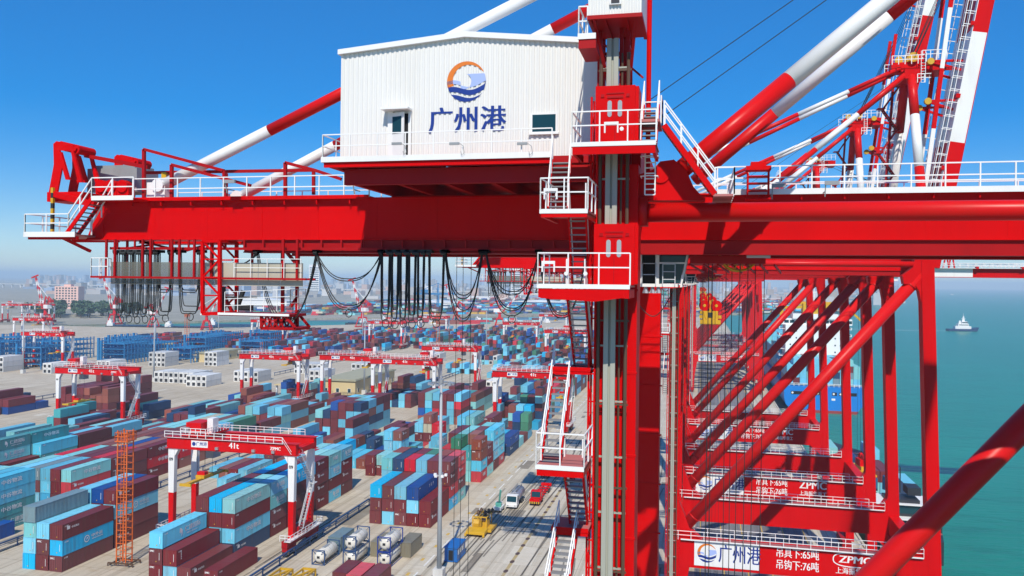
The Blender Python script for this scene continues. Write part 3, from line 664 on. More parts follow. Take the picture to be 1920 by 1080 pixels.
# platforms: (left px, right px, deck px, front Y, back Y)
def platform(lp, rp, dp, y0, y1, rails=True, brace=False, rail_px=None, red=.30):
    a, c = P(lp, dp, y0), P(rp, dp, y0); z = a.z; x0, x1 = a.x, c.x
    o = empty('platform', (0, 0, 0)); o.parent = crane
    b = MB(); b.mat(0).box(x0, x1, y0+.04, y1, z-.07, z-.012); b.mat(1 if rails else 2).box(x0, x1, y0, y0+.04, z-.13, z+.02); b.box(x0-.03, x0, y0, y1, z-.13, z+.02)
    b.mat(2).box(x0+.02, x1-.02, y0+.02, y0+.12, z-.14-red, z-.142); b.mat(2).box(x0+.02, x0+.12, y0+.12, y1, z-.14-red, z-.142); b.mat(2).box(x1-.12, x1-.02, y0+.12, y1, z-.14-red, z-.142)
    if brace:
        bx = P(1115, 562, y0+.05); b.bar((x0+.1, y0+.07, z-.4), (bx.x, y0+.07, bx.z), .13); b.bar((bx.x, y0+.07, bx.z), (x1-.2, y0+.07, z-.35), .13); b.bar((bx.x, y0+.07, bx.z), (bx.x, 30, bx.z+.2), .12)
    cpart('deck', b, [M['deck_pink'], M['white'], M['red']], o)
    if rails:
        b = MB(); b.railing([(x0, y1, z), (x0, y0+.02, z), (x1, y0+.02, z), (x1, y1, z)] if rails == 4 else [(x0, y1, z), (x0, y0+.02, z), (x1, y0+.02, z)], 1.06, .95, .021); cpart('railing', b, M['rail'], o)
    return x0, x1, z
platform(1072, 1230, 268, 27.9, 30.0, True, False, red=.26)
lo = platform(1008, 1181, 533, 27.2, 29.4, True, True)
mi = platform(1013, 1102, 393, 27.2, 30.2, 4, False, red=.12)
p4 = platform(1005, 1095, 872, 26.4, 28.4, 4, False, red=.2)
p3_ = platform(1030, 1107, 688, 29.3, 30.6, False, False, red=.1)
p5 = platform(1035, 1103, 988, 29.0, 30.4, False, False, red=.12)
b = MB()
for px, pz0, pz1 in ((1017, 345, 345), (1100, 345, 345)): pass
def fl(top, bot, y_t, y_b, lt, rt, n):
    """flight seen from its end: top/bottom px rows, their depth, px left/right at the top"""
    a, c = P((lt[0]+rt[0])/2, top, y_t), P((lt[1]+rt[1])/2, bot, y_b); wd = (P(rt[0], top, y_t)-P(lt[0], top, y_t)).x
    o = empty('stair', (0, 0, 0)); o.parent = crane
    b = MB(); flight(b, a, c, wd, (1, 0, 0), n); cpart('flight', b, [M['red'], M['tread']], o)
    b = MB(); stair_rail(b, a, c, wd, (1, 0, 0), .95); cpart('railing', b, M['rail'], o)
fl(302, 393, 30.6, 28.4, (1036, 1030), (1070, 1062), 10)
fl(395, 533, 28.3, 29.9, (1066, 1074), (1098, 1104), 11)
fl(538, 688, 28.0, 30.2, (1062, 1082), (1096, 1105), 14)
fl(688, 872, 30.0, 27.0, (1040, 1012), (1072, 1052), 15)
fl(875, 988, 28.0, 29.8, (1058, 1070), (1092, 1102), 11)
fl(988, 1130, 29.6, 27.2, (1048, 1020), (1084, 1062), 12)
fl(1130, 1250, 27.2, 29.6, (1058, 1070), (1092, 1102), 11)
fl(200, 268, 30.8, 29.0, (1208, 1200), (1236, 1232), 8)
b = MB()
for px0, px1, py, Y in ((1133, 1160, 232, 27.85), (1016, 1041, 492, 27.15), (1020, 1046, 356, 27.15)):
    a, c = P(px0, py, Y), P(px1, py, Y); b.box(a.x, c.x, Y-.06, Y-.02, a.z-.05, a.z+.05); b.box(a.x, a.x+.05, Y-.06, Y-.02, a.z-.32, a.z-.05); b.box(c.x-.05, c.x, Y-.06, Y-.02, a.z-.32, a.z-.05); cpart('rail_lamp', b, M['white'], crane); b = MB()
for px, py, Y in ((1166, 242, 27.84), (1062, 513, 27.14), (1098, 513, 27.14)):
    a = P(px, py, Y); b.tube([(a.x, Y-.08, a.z), (a.x, Y, a.z)], .07, 8); cpart('bulkhead_light', b, M['white'], crane); b = MB()
a = P(1176, 182, 30.1); b.box(a.x-.2, a.x+.22, 29.9, 30.3, a.z-.28, a.z+.22); cpart('junction_box', b, M['letter_grey'], mast)
# long flight down to the girder walkway
b = MB(); a, c = P(1246, 238, 29.7), P(1340, 366, 29.7); flight(b, (a.x, 29.7, a.z), (c.x, 29.7, c.z), .75, (0, 1, 0), 14)
o = empty('stair', (0, 0, 0)); o.parent = crane; cpart('flight', b, [M['red'], M['tread']], o)
b = MB(); stair_rail(b, (a.x, 29.7, a.z), (c.x, 29.7, c.z), .75, (0, 1, 0), .86, r=.022); b.railing([(c.x, 29.35, c.z), (c.x+.65, 29.35, c.z), (c.x+.65, 36, c.z)], .92, .8, .022); cpart('railing', b, M['rail'], o)
b = MB(); a, c = P(1200, 232, 30.2), P(1250, 232, 30.2); b.box(a.x, c.x-.2, 29.2, 31.2, c.z-.1, c.z); cpart('bridge_deck', b, M['deck_pink'], crane); b = MB(); q = P(1340, 366, 29.7); b.box(q.x-.05, q.x+.62, 29.3, 36.2, q.z-.08, q.z); cpart('bridge_deck', b, M['deck_pink'], crane)
b = MB(); b.railing([(a.x+.1, 31.1, c.z), (c.x-.2, 31.1, c.z), (c.x-.2, 30.1, c.z)], 1.0, 1.0, .022); cpart('railing', b, M['rail'], crane)
# caged ladder
b = MB(); la, lb = P(1210, 285, 29.8), P(1228, 365, 29.8)
for x in (la.x, lb.x): b.bar((x, 29.8, lb.z), (x, 29.8, la.z), .045)
for k in range(9): z = lb.z+(la.z-lb.z)*k/8; b.bar((la.x, 29.8, z), (lb.x, 29.8, z), .04)
for z in (lb.z+.6, lb.z+1.3): b.tube([(la.x-.12, 29.8, z), (la.x-.12, 29.3, z), ((la.x+lb.x)/2, 29.1, z), (lb.x+.12, 29.3, z), (lb.x+.12, 29.8, z)], .022, 5)
cpart('caged_ladder', b, M['rail'], crane)
# leg head that carries the inclined struts
q = [P(x, y, 30.5) for x, y in ((1186, 376), (1186, 332), (1226, 318), (1240, 303), (1262, 300), (1288, 322), (1300, 350), (1322, 376))]
for y in (30.42, 49.6):
    b = MB(); qq = [(v.x, v.z) for v in q]
    b.prism(qq, 'y', y, y+.06); b.prism(qq, 'y', y+.8, y+.86); b.bar((qq[2][0], y+.43, qq[2][1]), (qq[3][0], y+.43, qq[3][1]), .74, .06); b.bar((qq[4][0], y+.43, qq[4][1]), (qq[5][0], y+.43, qq[5][1]), .74, .06); b.box(qq[0][0], qq[-1][0], y+.06, y+.8, qq[0][1], qq[0][1]+.08)
    b.tube([(qq[3][0]+.0, y-.06, qq[3][1]-.5), (qq[3][0]+.0, y+.92, qq[3][1]-.5)], .30, 16)
    cpart('leg_head', b, M['red'], crane)
b = MB(); c = P(1421, 372, 35.6)
for sx in (-.42, .42):
    for sy in (0, .5): b.bar((c.x+sx, 35.4+sy, c.z), (c.x+sx, 35.4+sy, c.z+1.15), .05)
for k in (.3, .6, .9): b.box(c.x-.45, c.x+.45, 35.38, 35.92, c.z+k, c.z+k+.03)
b.box(c.x-.5, c.x+.5, 35.3, 36.0, c.z+1.15, c.z+1.32); b.box(c.x-.3, c.x+.3, 35.4, 35.9, c.z+1.32, c.z+1.5); b.box(c.x-.5, c.x+.5, 35.3, 36.25, c.z-.06, c.z); cpart('access_frame', b, M['red'], crane)
# inclined struts of the A-frame, banded red and white
APX = Vector((25.9, 39.4, 76.6))
def banded(mb, a, b_, r, cuts, first, n=20):
    a, b_ = Vector(a), Vector(b_); ts = [0]+list(cuts)+[1]
    for i in range(len(ts)-1): mb.mat((i+first) % 2).tube([a.lerp(b_, ts[i]), a.lerp(b_, ts[i+1])], r, n, True)
s_end = {30: (APX.x-.6, 37.6, APX.z-.3), 48: (APX.x-.6, 41.2, APX.z-.3)}
b = MB(); a = P(1262, 331, 30.8); banded(b, a, s_end[30], .345, (.157, .40, .575, .77), 0); cpart('inclined_strut', b, [M['pipe_red'], M['white']], crane, smooth=True)
b = MB(); a = Vector((-.4, 50.0, 55.4)); banded(b, a, s_end[48], .345, (.171, .388, .575, .77), 0); cpart('inclined_strut', b, [M['pipe_red'], M['white']], crane, smooth=True)
for px0, y0, y1 in ((306, 37.3, 38.2), (452, 41.6, 40.6)):
    b = MB(); a = P(px0, 347 if y0 < 40 else 368, y0); e = Vector((APX.x-1.2, y1, APX.z+.6))
    banded(b, a, e, .285, (.115, .235, .375 if y0 < 40 else .355, .50, .63, .76, .88), 1, 16); cpart('backstay', b, [M['pipe_red'], M['white']], crane, smooth=True)
    b = MB(); b.box(a.x-.8, a.x+.25, a.y-.22, a.y+.22, 53.2, a.z+.12); b.tube([(a.x-.1, a.y-.36, a.z-.05), (a.x-.1, a.y+.36, a.z-.05)], .34, 14); cpart('stay_lug', b, M['white'], crane)
b = MB(); x = P(1217, 100, 31.2).x; b.tube([(x, 31.2, 53.2), (x, 31.2, 62.5)], .095, 10); cpart('vent_pipe', b, M['red'], crane)
# A-frame columns, head beam and its gear
for yf, ye in ((YN+.95, 37.9), (YF+.95, 40.9)):
    b = MB(); banded(b, (sea_x(54), yf, 54.6), (APX.x, ye, APX.z), .56, (.42, .73) if yf < 40 else (.05, .70), 0, 18); cpart('frame_column', b, [M['pipe_red'], M['white']], crane, smooth=True)
b = MB(); b.box(APX.x-2.2, APX.x+3.6, 38.5, 40.3, APX.z+.2, APX.z+1.4); b.box(APX.x-.9, APX.x+.9, 37.2, 41.6, APX.z-1.0, APX.z+.2); b.box(APX.x+2.4, APX.x+4.0, 37.4, 41.4, APX.z+.0, APX.z+1.2)
b.prism([(APX.x+.9, APX.z+.2), (APX.x+2.4, APX.z+.2), (APX.x+.9, APX.z-1.6)], 'y', 38.6, 40.2); cpart('head_beam', b, M['red'], crane)
b = MB()
for y in (38.0, 39.0, 40.4): b.tube([(APX.x+.3, y, APX.z+1.9), (APX.x+.3, y+.22, APX.z+1.9)], .62, 16)
b.tube([(APX.x-1.3, 38.6, APX.z+1.7), (APX.x-1.3, 38.9, APX.z+1.7)], .5, 14); cpart('head_sheave', b, M['yellow'], crane)
b = MB(); z = APX.z+1.42
b.railing([(APX.x-2.4, 37.2, z-.6), (APX.x+1.4, 37.2, z-.6), (APX.x+1.4, 36.4, z-.6)], 1.1, .8, .04); b.railing([(APX.x+1.2, 37.4, z), (APX.x+4.0, 37.4, z)], 1.1, .8, .04); b.railing([(APX.x+.6, 37.2, z-3.0), (APX.x+2.2, 37.2, z-3.0), (APX.x+2.2, 38.2, z-3)], 1.1, .7, .04); b.railing([(APX.x-2.4, 41.6, z-.6), (APX.x+3.4, 41.6, z-.6)], 1.1, .8, .04)
for k in range(8): b.bar((APX.x+1.0, 37.15, z-3+k*.35), (APX.x+1.5, 37.15, z-3+k*.35), .05)
b.bar((APX.x+1.0, 37.15, z-3), (APX.x+1.0, 37.15, z+1), .06); b.bar((APX.x+1.5, 37.15, z-3), (APX.x+1.5, 37.15, z+1), .06)
cpart('railing', b, M['rail'], crane)
# zig-zag stair up the frame
b = MB(); zs = 55.0; k = 0
while zs < 74.5:
    x0_, x1_ = (22.6, 24.6) if k % 2 == 0 else (24.6, 22.6); fx = (zs-55)*.06
    for yy in (42.8, 43.6): b.mat(0).bar((x0_+fx, yy, zs), (x1_+fx, yy, zs+3.0), .08, .2)
    for i in range(10): t_ = (i+.5)/10; b.mat(1).box(x0_+(x1_-x0_)*t_+fx-.13, x0_+(x1_-x0_)*t_+fx+.13, 42.85, 43.55, zs+3*t_-.03, zs+3*t_+.03)
    b.mat(0).box(min(x0_, x1_)+fx-.6+(2.2 if k % 2 == 0 else 0), min(x0_, x1_)+fx+.4+(2.2 if k % 2 == 0 else 0), 42.6, 43.8, zs+2.96, zs+3.06); zs += 3.0; k += 1
b.mat(0).bar((23.6, 43.2, 54), (24.9, 43.2, 76), .3)
cpart('frame_stair', b, [M['dark_red'], M['tread']], crane)
# hoist ropes to the frame head
b = MB()
for s_, e_ in (((1232, 178), (1490, -2)), ((1236, 224), (1552, -2))):
    a, c = P(*s_, 39.0), P(*e_, 39.0); d = (c-a).normalized(); b.tube([a-d*1.5, a+d*34], .022, 5, False)
cpart('boom_hoist_rope', b, M['black'], crane)

# ------------------------------------------------------------------ trolley, operator cab, hoist ropes
tr = empty('trolley', (0, 0, 0)); tr.parent = crane
b = MB(); x0, x1 = P(1205, 460, 39).x, P(1448, 460, 39).x
b.mat(0).box(x0, x1, 38.2, 40.6, 50.72, 51.08); b.box(x0+2.2, x1-.4, 37.4, 41.4, 50.2, 50.55)
for x in (x0+2.4, x1-1.2): b.tube([(x, 37.0, 50.9), (x, 41.8, 50.9)], .22, 10)
for i in range(7): b.bar((x0+2.2+i*.6, 37.5, 50.15), (x0+2.8+i*.6, 41.2, 49.85), .08)
b.mat(1).box(x0+1.2, x0+3.6, 37.1, 37.25, 50.86, 51.0); b.mat(1).box(x1-1.2, x1-.2, 37.3, 37.5, 50.45, 50.7)
cpart('frame', b, [M['dark_red'], M['letter_grey']], tr)
c = P(1385, 462, 39)
for y in (38.3, 40.2):
    b = MB()
    for k in range(14): a = 2*math.pi*k/14; b.bar((c.x, y, 50.75), (c.x+.85*math.cos(a), y, 50.75+.85*math.sin(a)), .05)
    b.tube([(c.x+.85*math.cos(2*math.pi*k/20), y, 50.75+.85*math.sin(2*math.pi*k/20)) for k in range(21)], .05, 6, False); cpart('cable_reel', b, M['yellow'], tr)
cabin = empty('operator_cab', (0, 0, 0)); cabin.parent = tr
Yc = 37.6; a, c = P(1196, 462, Yc), P(1292, 542, Yc); cx0, cx1 = a.x, c.x; cz0, cz1 = P(1240, 538, Yc).z, P(1240, 466, Yc).z
b = MB(); wd = cx1-cx0; xm = P(1236, 500, Yc).x
b.box(cx0, cx1, Yc, Yc+2.1, cz1-.10, cz1); b.box(cx0, cx1-.5, Yc, Yc+2.1, cz0, cz0+.14); b.box(cx0, P(1203, 500, Yc).x, Yc, Yc+2.1, cz0+.14, cz1-.1); b.box(P(1229, 500, Yc).x, xm, Yc, Yc+2.1, cz0+.14, cz1-.1)
b.bar((cx1-.05, Yc+.05, cz1-.1), (cx1-.35, Yc+.05, cz0+.1), .07); b.bar((cx1-.05, Yc+2.05, cz1-.1), (cx1-.35, Yc+2.05, cz0+.1), .07); b.bar((cx1-.35, Yc, cz0+.05), (cx1-.35, Yc+2.1, cz0+.05), .1); b.box(P(1203, 500, Yc).x, P(1229, 500, Yc).x, Yc+2.0, Yc+2.1, cz0+.14, cz1-.1)
b.box(xm, cx1-.1, Yc+.0, Yc+.05, (cz0+cz1)/2+.18, (cz0+cz1)/2+.25)
for x in (cx0+.5, cx1-1.2): b.box(x, x+.12, Yc+.3, Yc+1.8, cz1, 50.72)
cpart('cab_frame', b, M['white'], cabin)
b = MB(); b.prism([(xm+.02, cz0+.16), (cx1-.42, cz0+.16), (cx1-.1, cz1-.12), (xm+.02, cz1-.12)], 'y', Yc+.06, Yc+2.0); cpart('pane', b, M['glass'], cabin)
b = MB(); b.box(P(1205, 500, Yc).x, P(1227, 500, Yc).x, Yc+.35, Yc+.4, cz0+.15, cz1-.12); cpart('door', b, M['void'], cabin)
b = MB(); b.railing([(P(1204, 500, Yc).x, Yc-.05, cz0+.05), (P(1230, 500, Yc).x, Yc-.05, cz0+.05)], 1.0, .42, .018, (.5,)); b.railing([(P(1243, 500, Yc).x, Yc-.08, cz0+.05), (P(1266, 500, Yc).x, Yc-.08, cz0+.05)], .98, .66, .018, (.3, .65)); cpart('railing', b, M['letter_grey'], cabin)
b = MB()
for px in (1210, 1223, 1234): c = P(px, 538, Yc); b.tube([(c.x, Yc+.2, c.z+.04), (c.x, Yc+.2, c.z-.28)], .05, 10, True, .16)
cpart('work_lamp', b, M['silver'], cabin)
b = MB(); a, c = P(1196, 568, 38.4), P(1262, 545, 38.4)
pts = [Vector((a.x+(c.x-a.x)*i/12, 38.4, a.z+(c.z-a.z)*i/12-1.6*math.sin(math.pi*i/12)*.55)) for i in range(13)]; b.tube(pts, .022, 5, False); cpart('cab_cable', b, M['black'], tr)
hoist = empty('hoist', (0, 0, 0)); hoist.parent = crane
b = MB()
for px, y in ((1329, 37.6), (1336, 38.1), (1362, 40.6), (1373, 41.0), (1388, 37.6), (1403, 38.2), (1417, 40.6), (1434, 41.1)):
    x = P(px, 470, y).x; b.tube([(x, y, 50.2), (x+(.0 if px < 1380 else -.25), y+(.2 if y < 39 else -.2), 8.0)], .018, 4, False)
cpart('hoist_rope', b, M['black'], hoist)

# ------------------------------------------------------------------ festoon runway, service gangway, hanging cables
b = MB(); fx0, fx1 = P(200, 468, 36.2).x, P(1105, 468, 36.2).x; fz = P(640, 467, 36.2).z
b.box(fx0, fx1, 36.42, 36.54, fz-.05, fz+.08)
for i in range(24): x = fx0+.4+i*(fx1-fx0)/24; b.box(x-.04, x+.04, 36.44, 36.52, fz+.08, 51.19)
cpart('festoon_track', b, M['dark_red'], crane)
b = MB(); g0, g1 = P(203, 525, 36.0).x, P(565, 525, 36.0).x; gz = P(380, 521, 36).z; gz1 = P(380, 492, 36).z
b.mat(0).box(P(172, 522, 36).x, P(575, 522, 36).x, 35.9, 36.05, gz-.06, gz+.04); b.mat(0).box(g0, g1, 37.4, 37.5, gz-.06, gz+.04)
for px in (198, 214, 266, 281, 321, 335, 363, 395, 530, 556): x = P(px, 500, 36).x; b.mat(0).bar((x, 36.05, 51.2), (x, 36.05, gz), .10)
for px in (198, 281, 363, 440, 530): x = P(px, 500, 36).x; b.mat(0).bar((x, 37.6, 51.2), (x, 37.6, gz), .1)
for px in (172, 300, 400): x = P(px, 500, 36).x; b.mat(0).bar((x, 35.95, gz), (x, 37.5, gz), .08)
q = [(236, 466), (290, 458), (262, 452), (320, 466), (350, 470), (390, 458)]
for u, v in zip(q, q[1:]): b.mat(0).bar(P(*u, 37), P(*v, 37), .1)
gang = cpart('festoon_gangway', b, [M['dark_red']], crane)
n = 9
for i in range(n):
    b = MB(); xa = g0+(g1-g0)*i/n; xb = g0+(g1-g0)*(i+1)/n; b.box(xa+.012, xb-.012, 36.16, 36.19, gz-.36, gz1); cpart('screen_panel', b, M['screen'] if i < 5 else M['panel'], gang)
b = MB(); xg = P(172, 522, 36).x; b.railing([(xg, 37.4, gz), (xg, 35.95, gz), (g0, 35.95, gz)], .95, .6, .02); b.railing([(P(440, 500, 36).x, 35.95, gz), (g1, 35.95, gz)], .95, .9, .014); cpart('railing', b, M['rail'], gang)
b = MB(); A = [P(x, y, 35.9) for x, y in ((380, 452), (412, 452), (412, 588), (380, 588))]
for yy in (35.9, 37.4):
    S = [Vector((v.x, yy, v.z)) for v in A]
    for i in range(4): b.bar(S[i], S[(i+1) % 4], .15)
    for k in range(4):
        t0, t1 = k/4, (k+1)/4; l0, l1, r0, r1 = S[0].lerp(S[3], t0), S[0].lerp(S[3], t1), S[1].lerp(S[2], t0), S[1].lerp(S[2], t1)
        b.bar(l0, r1, .08) if k % 2 == 0 else b.bar(r0, l1, .08); b.bar(l1, r1, .07)
for v in A: b.bar((v.x, 35.9, v.z), (v.x, 37.4, v.z), .12)
e0 = P(412, 588, 35.9); e1 = P(545, 584, 35.9); 
cpart('hanging_frame', b, M['red'], crane); b = MB(); b.box(e0.x, e1.x, 35.8, 37.5, e0.z-.09, e0.z+.04)
for u, v in (((415, 545), (438, 590)), ((557, 470), (557, 612)), ((530, 470), (530, 585)), ((535, 470), (560, 500)), ((545, 575), (556, 560))): b.bar(P(*u, 37), P(*v, 37), .14)
for yy in (35.9, 37.3):
    T = [P(x, y, 36) for x, y in ((492, 590), (535, 590), (557, 616), (492, 616))]
    for i in range(4): b.bar((T[i].x, yy, T[i].z), (T[(i+1) % 4].x, yy, T[(i+1) % 4].z), .11)
    for k in range(4): xx = T[0].x+(T[1].x-T[0].x)*k/4; b.bar((xx, yy, T[0].z), (xx+.3, yy, T[3].z), .07); b.bar((xx+.3, yy, T[0].z), (xx, yy, T[3].z), .07)
b.box(P(492, 616, 36).x, P(557, 616, 36).x, 35.9, 37.3, P(492, 618, 36).z, P(492, 613, 36).z)
hang = cpart('hanging_platform', b, M['dark_red'], crane)
b = MB(); b.railing([(e0.x+.3, 35.85, e0.z+.06), (e1.x, 35.85, e1.z+.06), (e1.x, 37.4, e1.z+.06)], 1.0, .75, .013, (.33, .66)); b.box(e0.x, e1.x, 35.72, 35.78, e0.z-.05, e0.z+.06); cpart('railing', b, M['rail'], hang)
b = MB(); c = P(455, 568, 36.8); b.box(c.x-.9, c.x-.75, 36.4, 36.5, c.z-.4, c.z+.8); b.box(c.x-.2, c.x+.6, 36.4, 36.8, c.z-.35, c.z-.1); b.tube([(c.x-.1, 36.5, c.z-.2), (c.x+.2, 36.5, c.z+.6)], .12, 8); b.box(c.x-.6, c.x+1.0, 36.35, 36.45, c.z+.25, c.z+.33); cpart('gear', b, M['black'], hang)
def loop(x0, x1, yb, yt=474, n=3, ring=True, Y=36.48, jit=.05, seed=0):
    rnd = random.Random(seed); a, c = P(x0, yt, Y), P(x1, yt, Y); dep = a.z-P((x0+x1)/2, yb, Y).z
    b = MB()
    for k in range(n):
        d = dep*(1-.07*k*rnd.uniform(.4, 1.2)); yy = Y-.16+.11*k; wx = (c.x-a.x)
        pts = []
        for i in range(23):
            t = i/22; s = abs(2*t-1); bulge = (1-s**(3.2 if wx < 1.2 else 2.1))
            xx = a.x+wx*(.5+(.5*(1 if t > .5 else -1))*s**(.30 if wx < 1.2 else .80))+rnd.uniform(-.008, .008)
            pts.append((xx, yy, a.z-d*bulge))
        b.tube(pts, .026, 5, False)
    if ring:
        cx, cz = (a.x+c.x)/2, a.z-dep-.16; b.tube([(cx+.17*math.sin(2*math.pi*i/14), Y, cz+.19*math.cos(2*math.pi*i/14)) for i in range(15)], .022, 5, False)
    for px in (x0, x1):
        q = P(px, yt, Y); b.box(q.x-.16, q.x+.16, Y-.24, Y+.24, q.z, q.z+.14); b.tube([(q.x-.1, Y-.2, q.z-.02), (q.x+.1, Y-.2, q.z-.02)], .09, 8)
    cpart('festoon_cable', b, M['black'], crane)
loops = [(222, 234, 593), (238, 249, 592), (253, 264, 594), (268, 279, 593), (283, 293, 592), (299, 324, 591), (339, 378, 588), (484, 378, 500), (484, 595, 604), (595, 717, 581),
         (717, 732, 600), (736, 748, 602), (752, 764, 600), (768, 780, 601), (785, 796, 600), (806, 833, 600), (836, 905, 602), (912, 1011, 592), (1011, 1100, 596)]
for i, (x0, x1, yb) in enumerate(loops):
    if x0 > x1: x0, x1 = x1, x0
    loop(x0, x1, yb, n=3, ring=(x1-x0 < 45 or i in (9, 17)), seed=i)
for i, (x0, x1, yb) in enumerate([(595, 717, 527), (836, 905, 560), (912, 1011, 553), (339, 378, 548), (299, 324, 548)]): loop(x0, x1, yb, n=2, ring=False, seed=40+i)
b = MB()
for px in (858, 870, 885): 
    a = P(px, 372, 39); b.tube([(a.x, 39, 53.6), (a.x+.02, 39, 6)], .014, 4, False)
cpart('rear_rope', b, M['black'], crane)

# ------------------------------------------------------------------ boom (hinged part), built lowered along +x from its hinge
HINGE = Vector((28.9, 39.4, 51.6))
boom = empty('boom', HINGE-CB); boom.parent = crane
BL = 56.0; cuts = [0, 15.8, 29.6, 43.5, BL]
for y0 in (-2.8, 1.3):
    b = MB()
    for i in range(4): b.mat(0 if i % 2 == 0 else 1).box(cuts[i], cuts[i+1], y0, y0+1.5, -.2, 1.75)
    b.mat(0).box(0, BL, y0-.06, y0+1.56, -.28, -.202)
    o = cpart('boom_girder', b, [M['red'], M['white']], boom, Vector((0, 0, 0)))
b = MB(); b.mat(0).box(1, BL, -3.7, -2.86, 1.68, 1.75); b.mat(0).box(1, BL, 2.86, 3.7, 1.68, 1.75)
for i in range(18): b.mat(1).bar((2+i*3, -1.3, .8), (2+i*3, 1.3, .8), .35)
for i in range(6): b.mat(1).box(3+i*9, 3.5+i*9, -3.9, -2.8, 1.6, 2.1)
cpart('boom_walkway', b, [M['white'], M['red']], boom, Vector((0, 0, 0)))
b = MB(); b.railing([(1, -3.7, 1.75), (BL, -3.7, 1.75)], 1.1, 1.6, .04); b.railing([(1, -2.9, 1.75), (BL, -2.9, 1.75)], 1.1, 1.6, .04); b.railing([(1, 3.7, 1.75), (BL, 3.7, 1.75)], 1.1, 1.6, .04)
cpart('railing', b, M['rail'], boom, Vector((0, 0, 0)))
for k, (x, h_) in enumerate(((20.5, 3.2), (25.5, 3.8), (47, 3.5))):
    for y in (-2.1, 2.1): b = MB(); b.mat(0).bar((x-.6, y, 1.7), (x, y, 1.7+h_), .28); b.mat(0).bar((x+.6, y, 1.7), (x, y, 1.7+h_), .28); b.mat(1).tube([(x, y-.25, 1.6+h_), (x, y+.25, 1.6+h_)], .42, 12); cpart('stay_bracket', b, [M['red'], M['yellow']], boom, Vector((0, 0, 0)))
for y in (-2.1, 2.1):
    b = MB()
    for i in range(5): b.mat(i % 2).bar((2+i*7.6, y, 2.6+i*.45), (2+(i+1)*7.6, y, 2.6+(i+1)*.45), .34, .5)
    cpart('forestay', b, [M['red'], M['white']], boom, Vector((0, 0, 0)))
# headblock hung from the hoist ropes
head = empty('headblock', Vector((1.4, 39.4, 45.7))-CB); head.parent = hoist
b = MB()
for x in (-1.0, 1.0): b.mat(0).tube([(x*.78, -.45, .62), (x*.78, .2, .62)], .74, 18); b.mat(1).tube([(x*.78, -.47, .62), (x*.78, -.44, .62)], .2, 10)
b.mat(1).box(-1.0, 1.0, -.7, .7, -1.3, -.1); b.mat(1).box(-1.35, 1.35, -.8, .8, -1.9, -1.3); b.box(-1.45, -1.05, -.75, .75, -1.1, -.7); b.box(1.05, 1.45, -.75, .75, -1.1, -.7); b.bar((-.9, -.72, -.2), (-.5, -.72, -1.2), .12); b.bar((.9, -.72, -.2), (.5, -.72, -1.2), .12); b.mat(1).box(-.95, .95, .35, .6, -.1, .9); b.box(-.12, .12, -.3, .3, -.1, 1.3); b.mat(2).box(-.3, .3, -.84, -.8, -.9, -.3)
cpart('block_body', b, [M['red'], M['yellow'], M['black']], head, Vector((0, 0, 0)))

# ------------------------------------------------------------------ the other cranes along the quay: same design, further away
ckey = {}
def find(root, nm): return [c for c in root.children if c.name.split('.')[0] == nm]
def place_crane(y0, boom_deg, label, skip=(), head_z=None):
    o = copy_tree(crane, None, skip); o.location = (CB.x, CB.y+(y0-YN), 0); o['label'] = label; o['group'] = 'red gantry cranes along the quay'
    for bo in find(o, 'boom'): bo.rotation_euler.y = -R_(boom_deg)
    return o
crane['group'] = 'red gantry cranes along the quay'
boom.rotation_euler.y = -R_(80)
ov = None
c2 = place_crane(105.5, 80, 'second red gantry crane, largest port sign low on its portal, boom raised', ('rear_rope',))
for k in find(c2, 'maker_lettering'): bpy.data.objects.remove(k)
t = MB(); xz = Pq(1604, 1045).x; n = 36
for i in range(n):
    a0, a1 = 2*math.pi*i/n, 2*math.pi*(i+1)/n
    sq = lambda a, f: (xz+(2.45+f)*math.copysign(abs(math.cos(a))**.75, math.cos(a)), YN+.03, 16.25+(.78+f)*math.copysign(abs(math.sin(a))**.75, math.sin(a)))
    t.add([sq(a0, 0), sq(a0, .12), sq(a1, .12), sq(a1, 0)], [(0, 1, 2, 3)])
write(t, 'ZPMC', 1.2, (xz, YN+.03, 16.25), (1, 0, 0), (.12, 0, 1), .05, fit=3.6); write(t, '上海振华重工', .86, (xz, YN+.03, 14.85), (1, 0, 0), (0, 0, 1), .012, fit=4.4)
cpart('maker_lettering', t, M['letter_white'], c2)
c3 = place_crane(142.5, 79, 'third red gantry crane, boom raised, its portal sign half hidden by braces', ('rear_rope',))
c4 = place_crane(192.5, 0, 'fourth red gantry crane, white and red boom lowered level over the sea', ('rear_rope',))
for hh in find(c4, 'hoist'): pass
FAR_SKIP = ('rear_rope', 'festoon_cable', 'stair', 'platform', 'caged_ladder', 'rail_lamp', 'pipe_frame', 'floodlight', 'chain_hoist', 'conduit', 'cable_ladder', 'work_lamp', 'boom_hoist_rope')
for y0, dg, lb in ((384, 0, 'distant red gantry crane whose small port sign shows beyond the hoist ropes'),
                   (430, 78, 'hazy red gantry crane standing right behind the small port sign crane'),
                   (476, 78, 'faint red gantry crane, third back in the distant cluster'),
                   (522, 78, 'faintest red gantry crane at the far end of the quay')):
    place_crane(y0, dg, lb, FAR_SKIP)
def luffing_ropes(o, deg):
    a = Vector(APX)+Vector((.4, 0, 1.9)); c, s_ = math.cos(R_(deg)), math.sin(R_(deg))
    for y in (-1.6, 1.6):
        b = MB()
        for k, L_ in enumerate((44, 45.2, 46.4)): e = HINGE+Vector((c*L_-s_*3.0, y+.1*k, s_*L_+c*3.0)); b.tube([a+Vector((0, y+.25*k, 0)), e], .035, 4, False)
        cpart('luffing_rope', b, M['black'], o)
for o, dg in ((c2, 80), (c3, 79), (c4, 0)): luffing_ropes(o, dg)
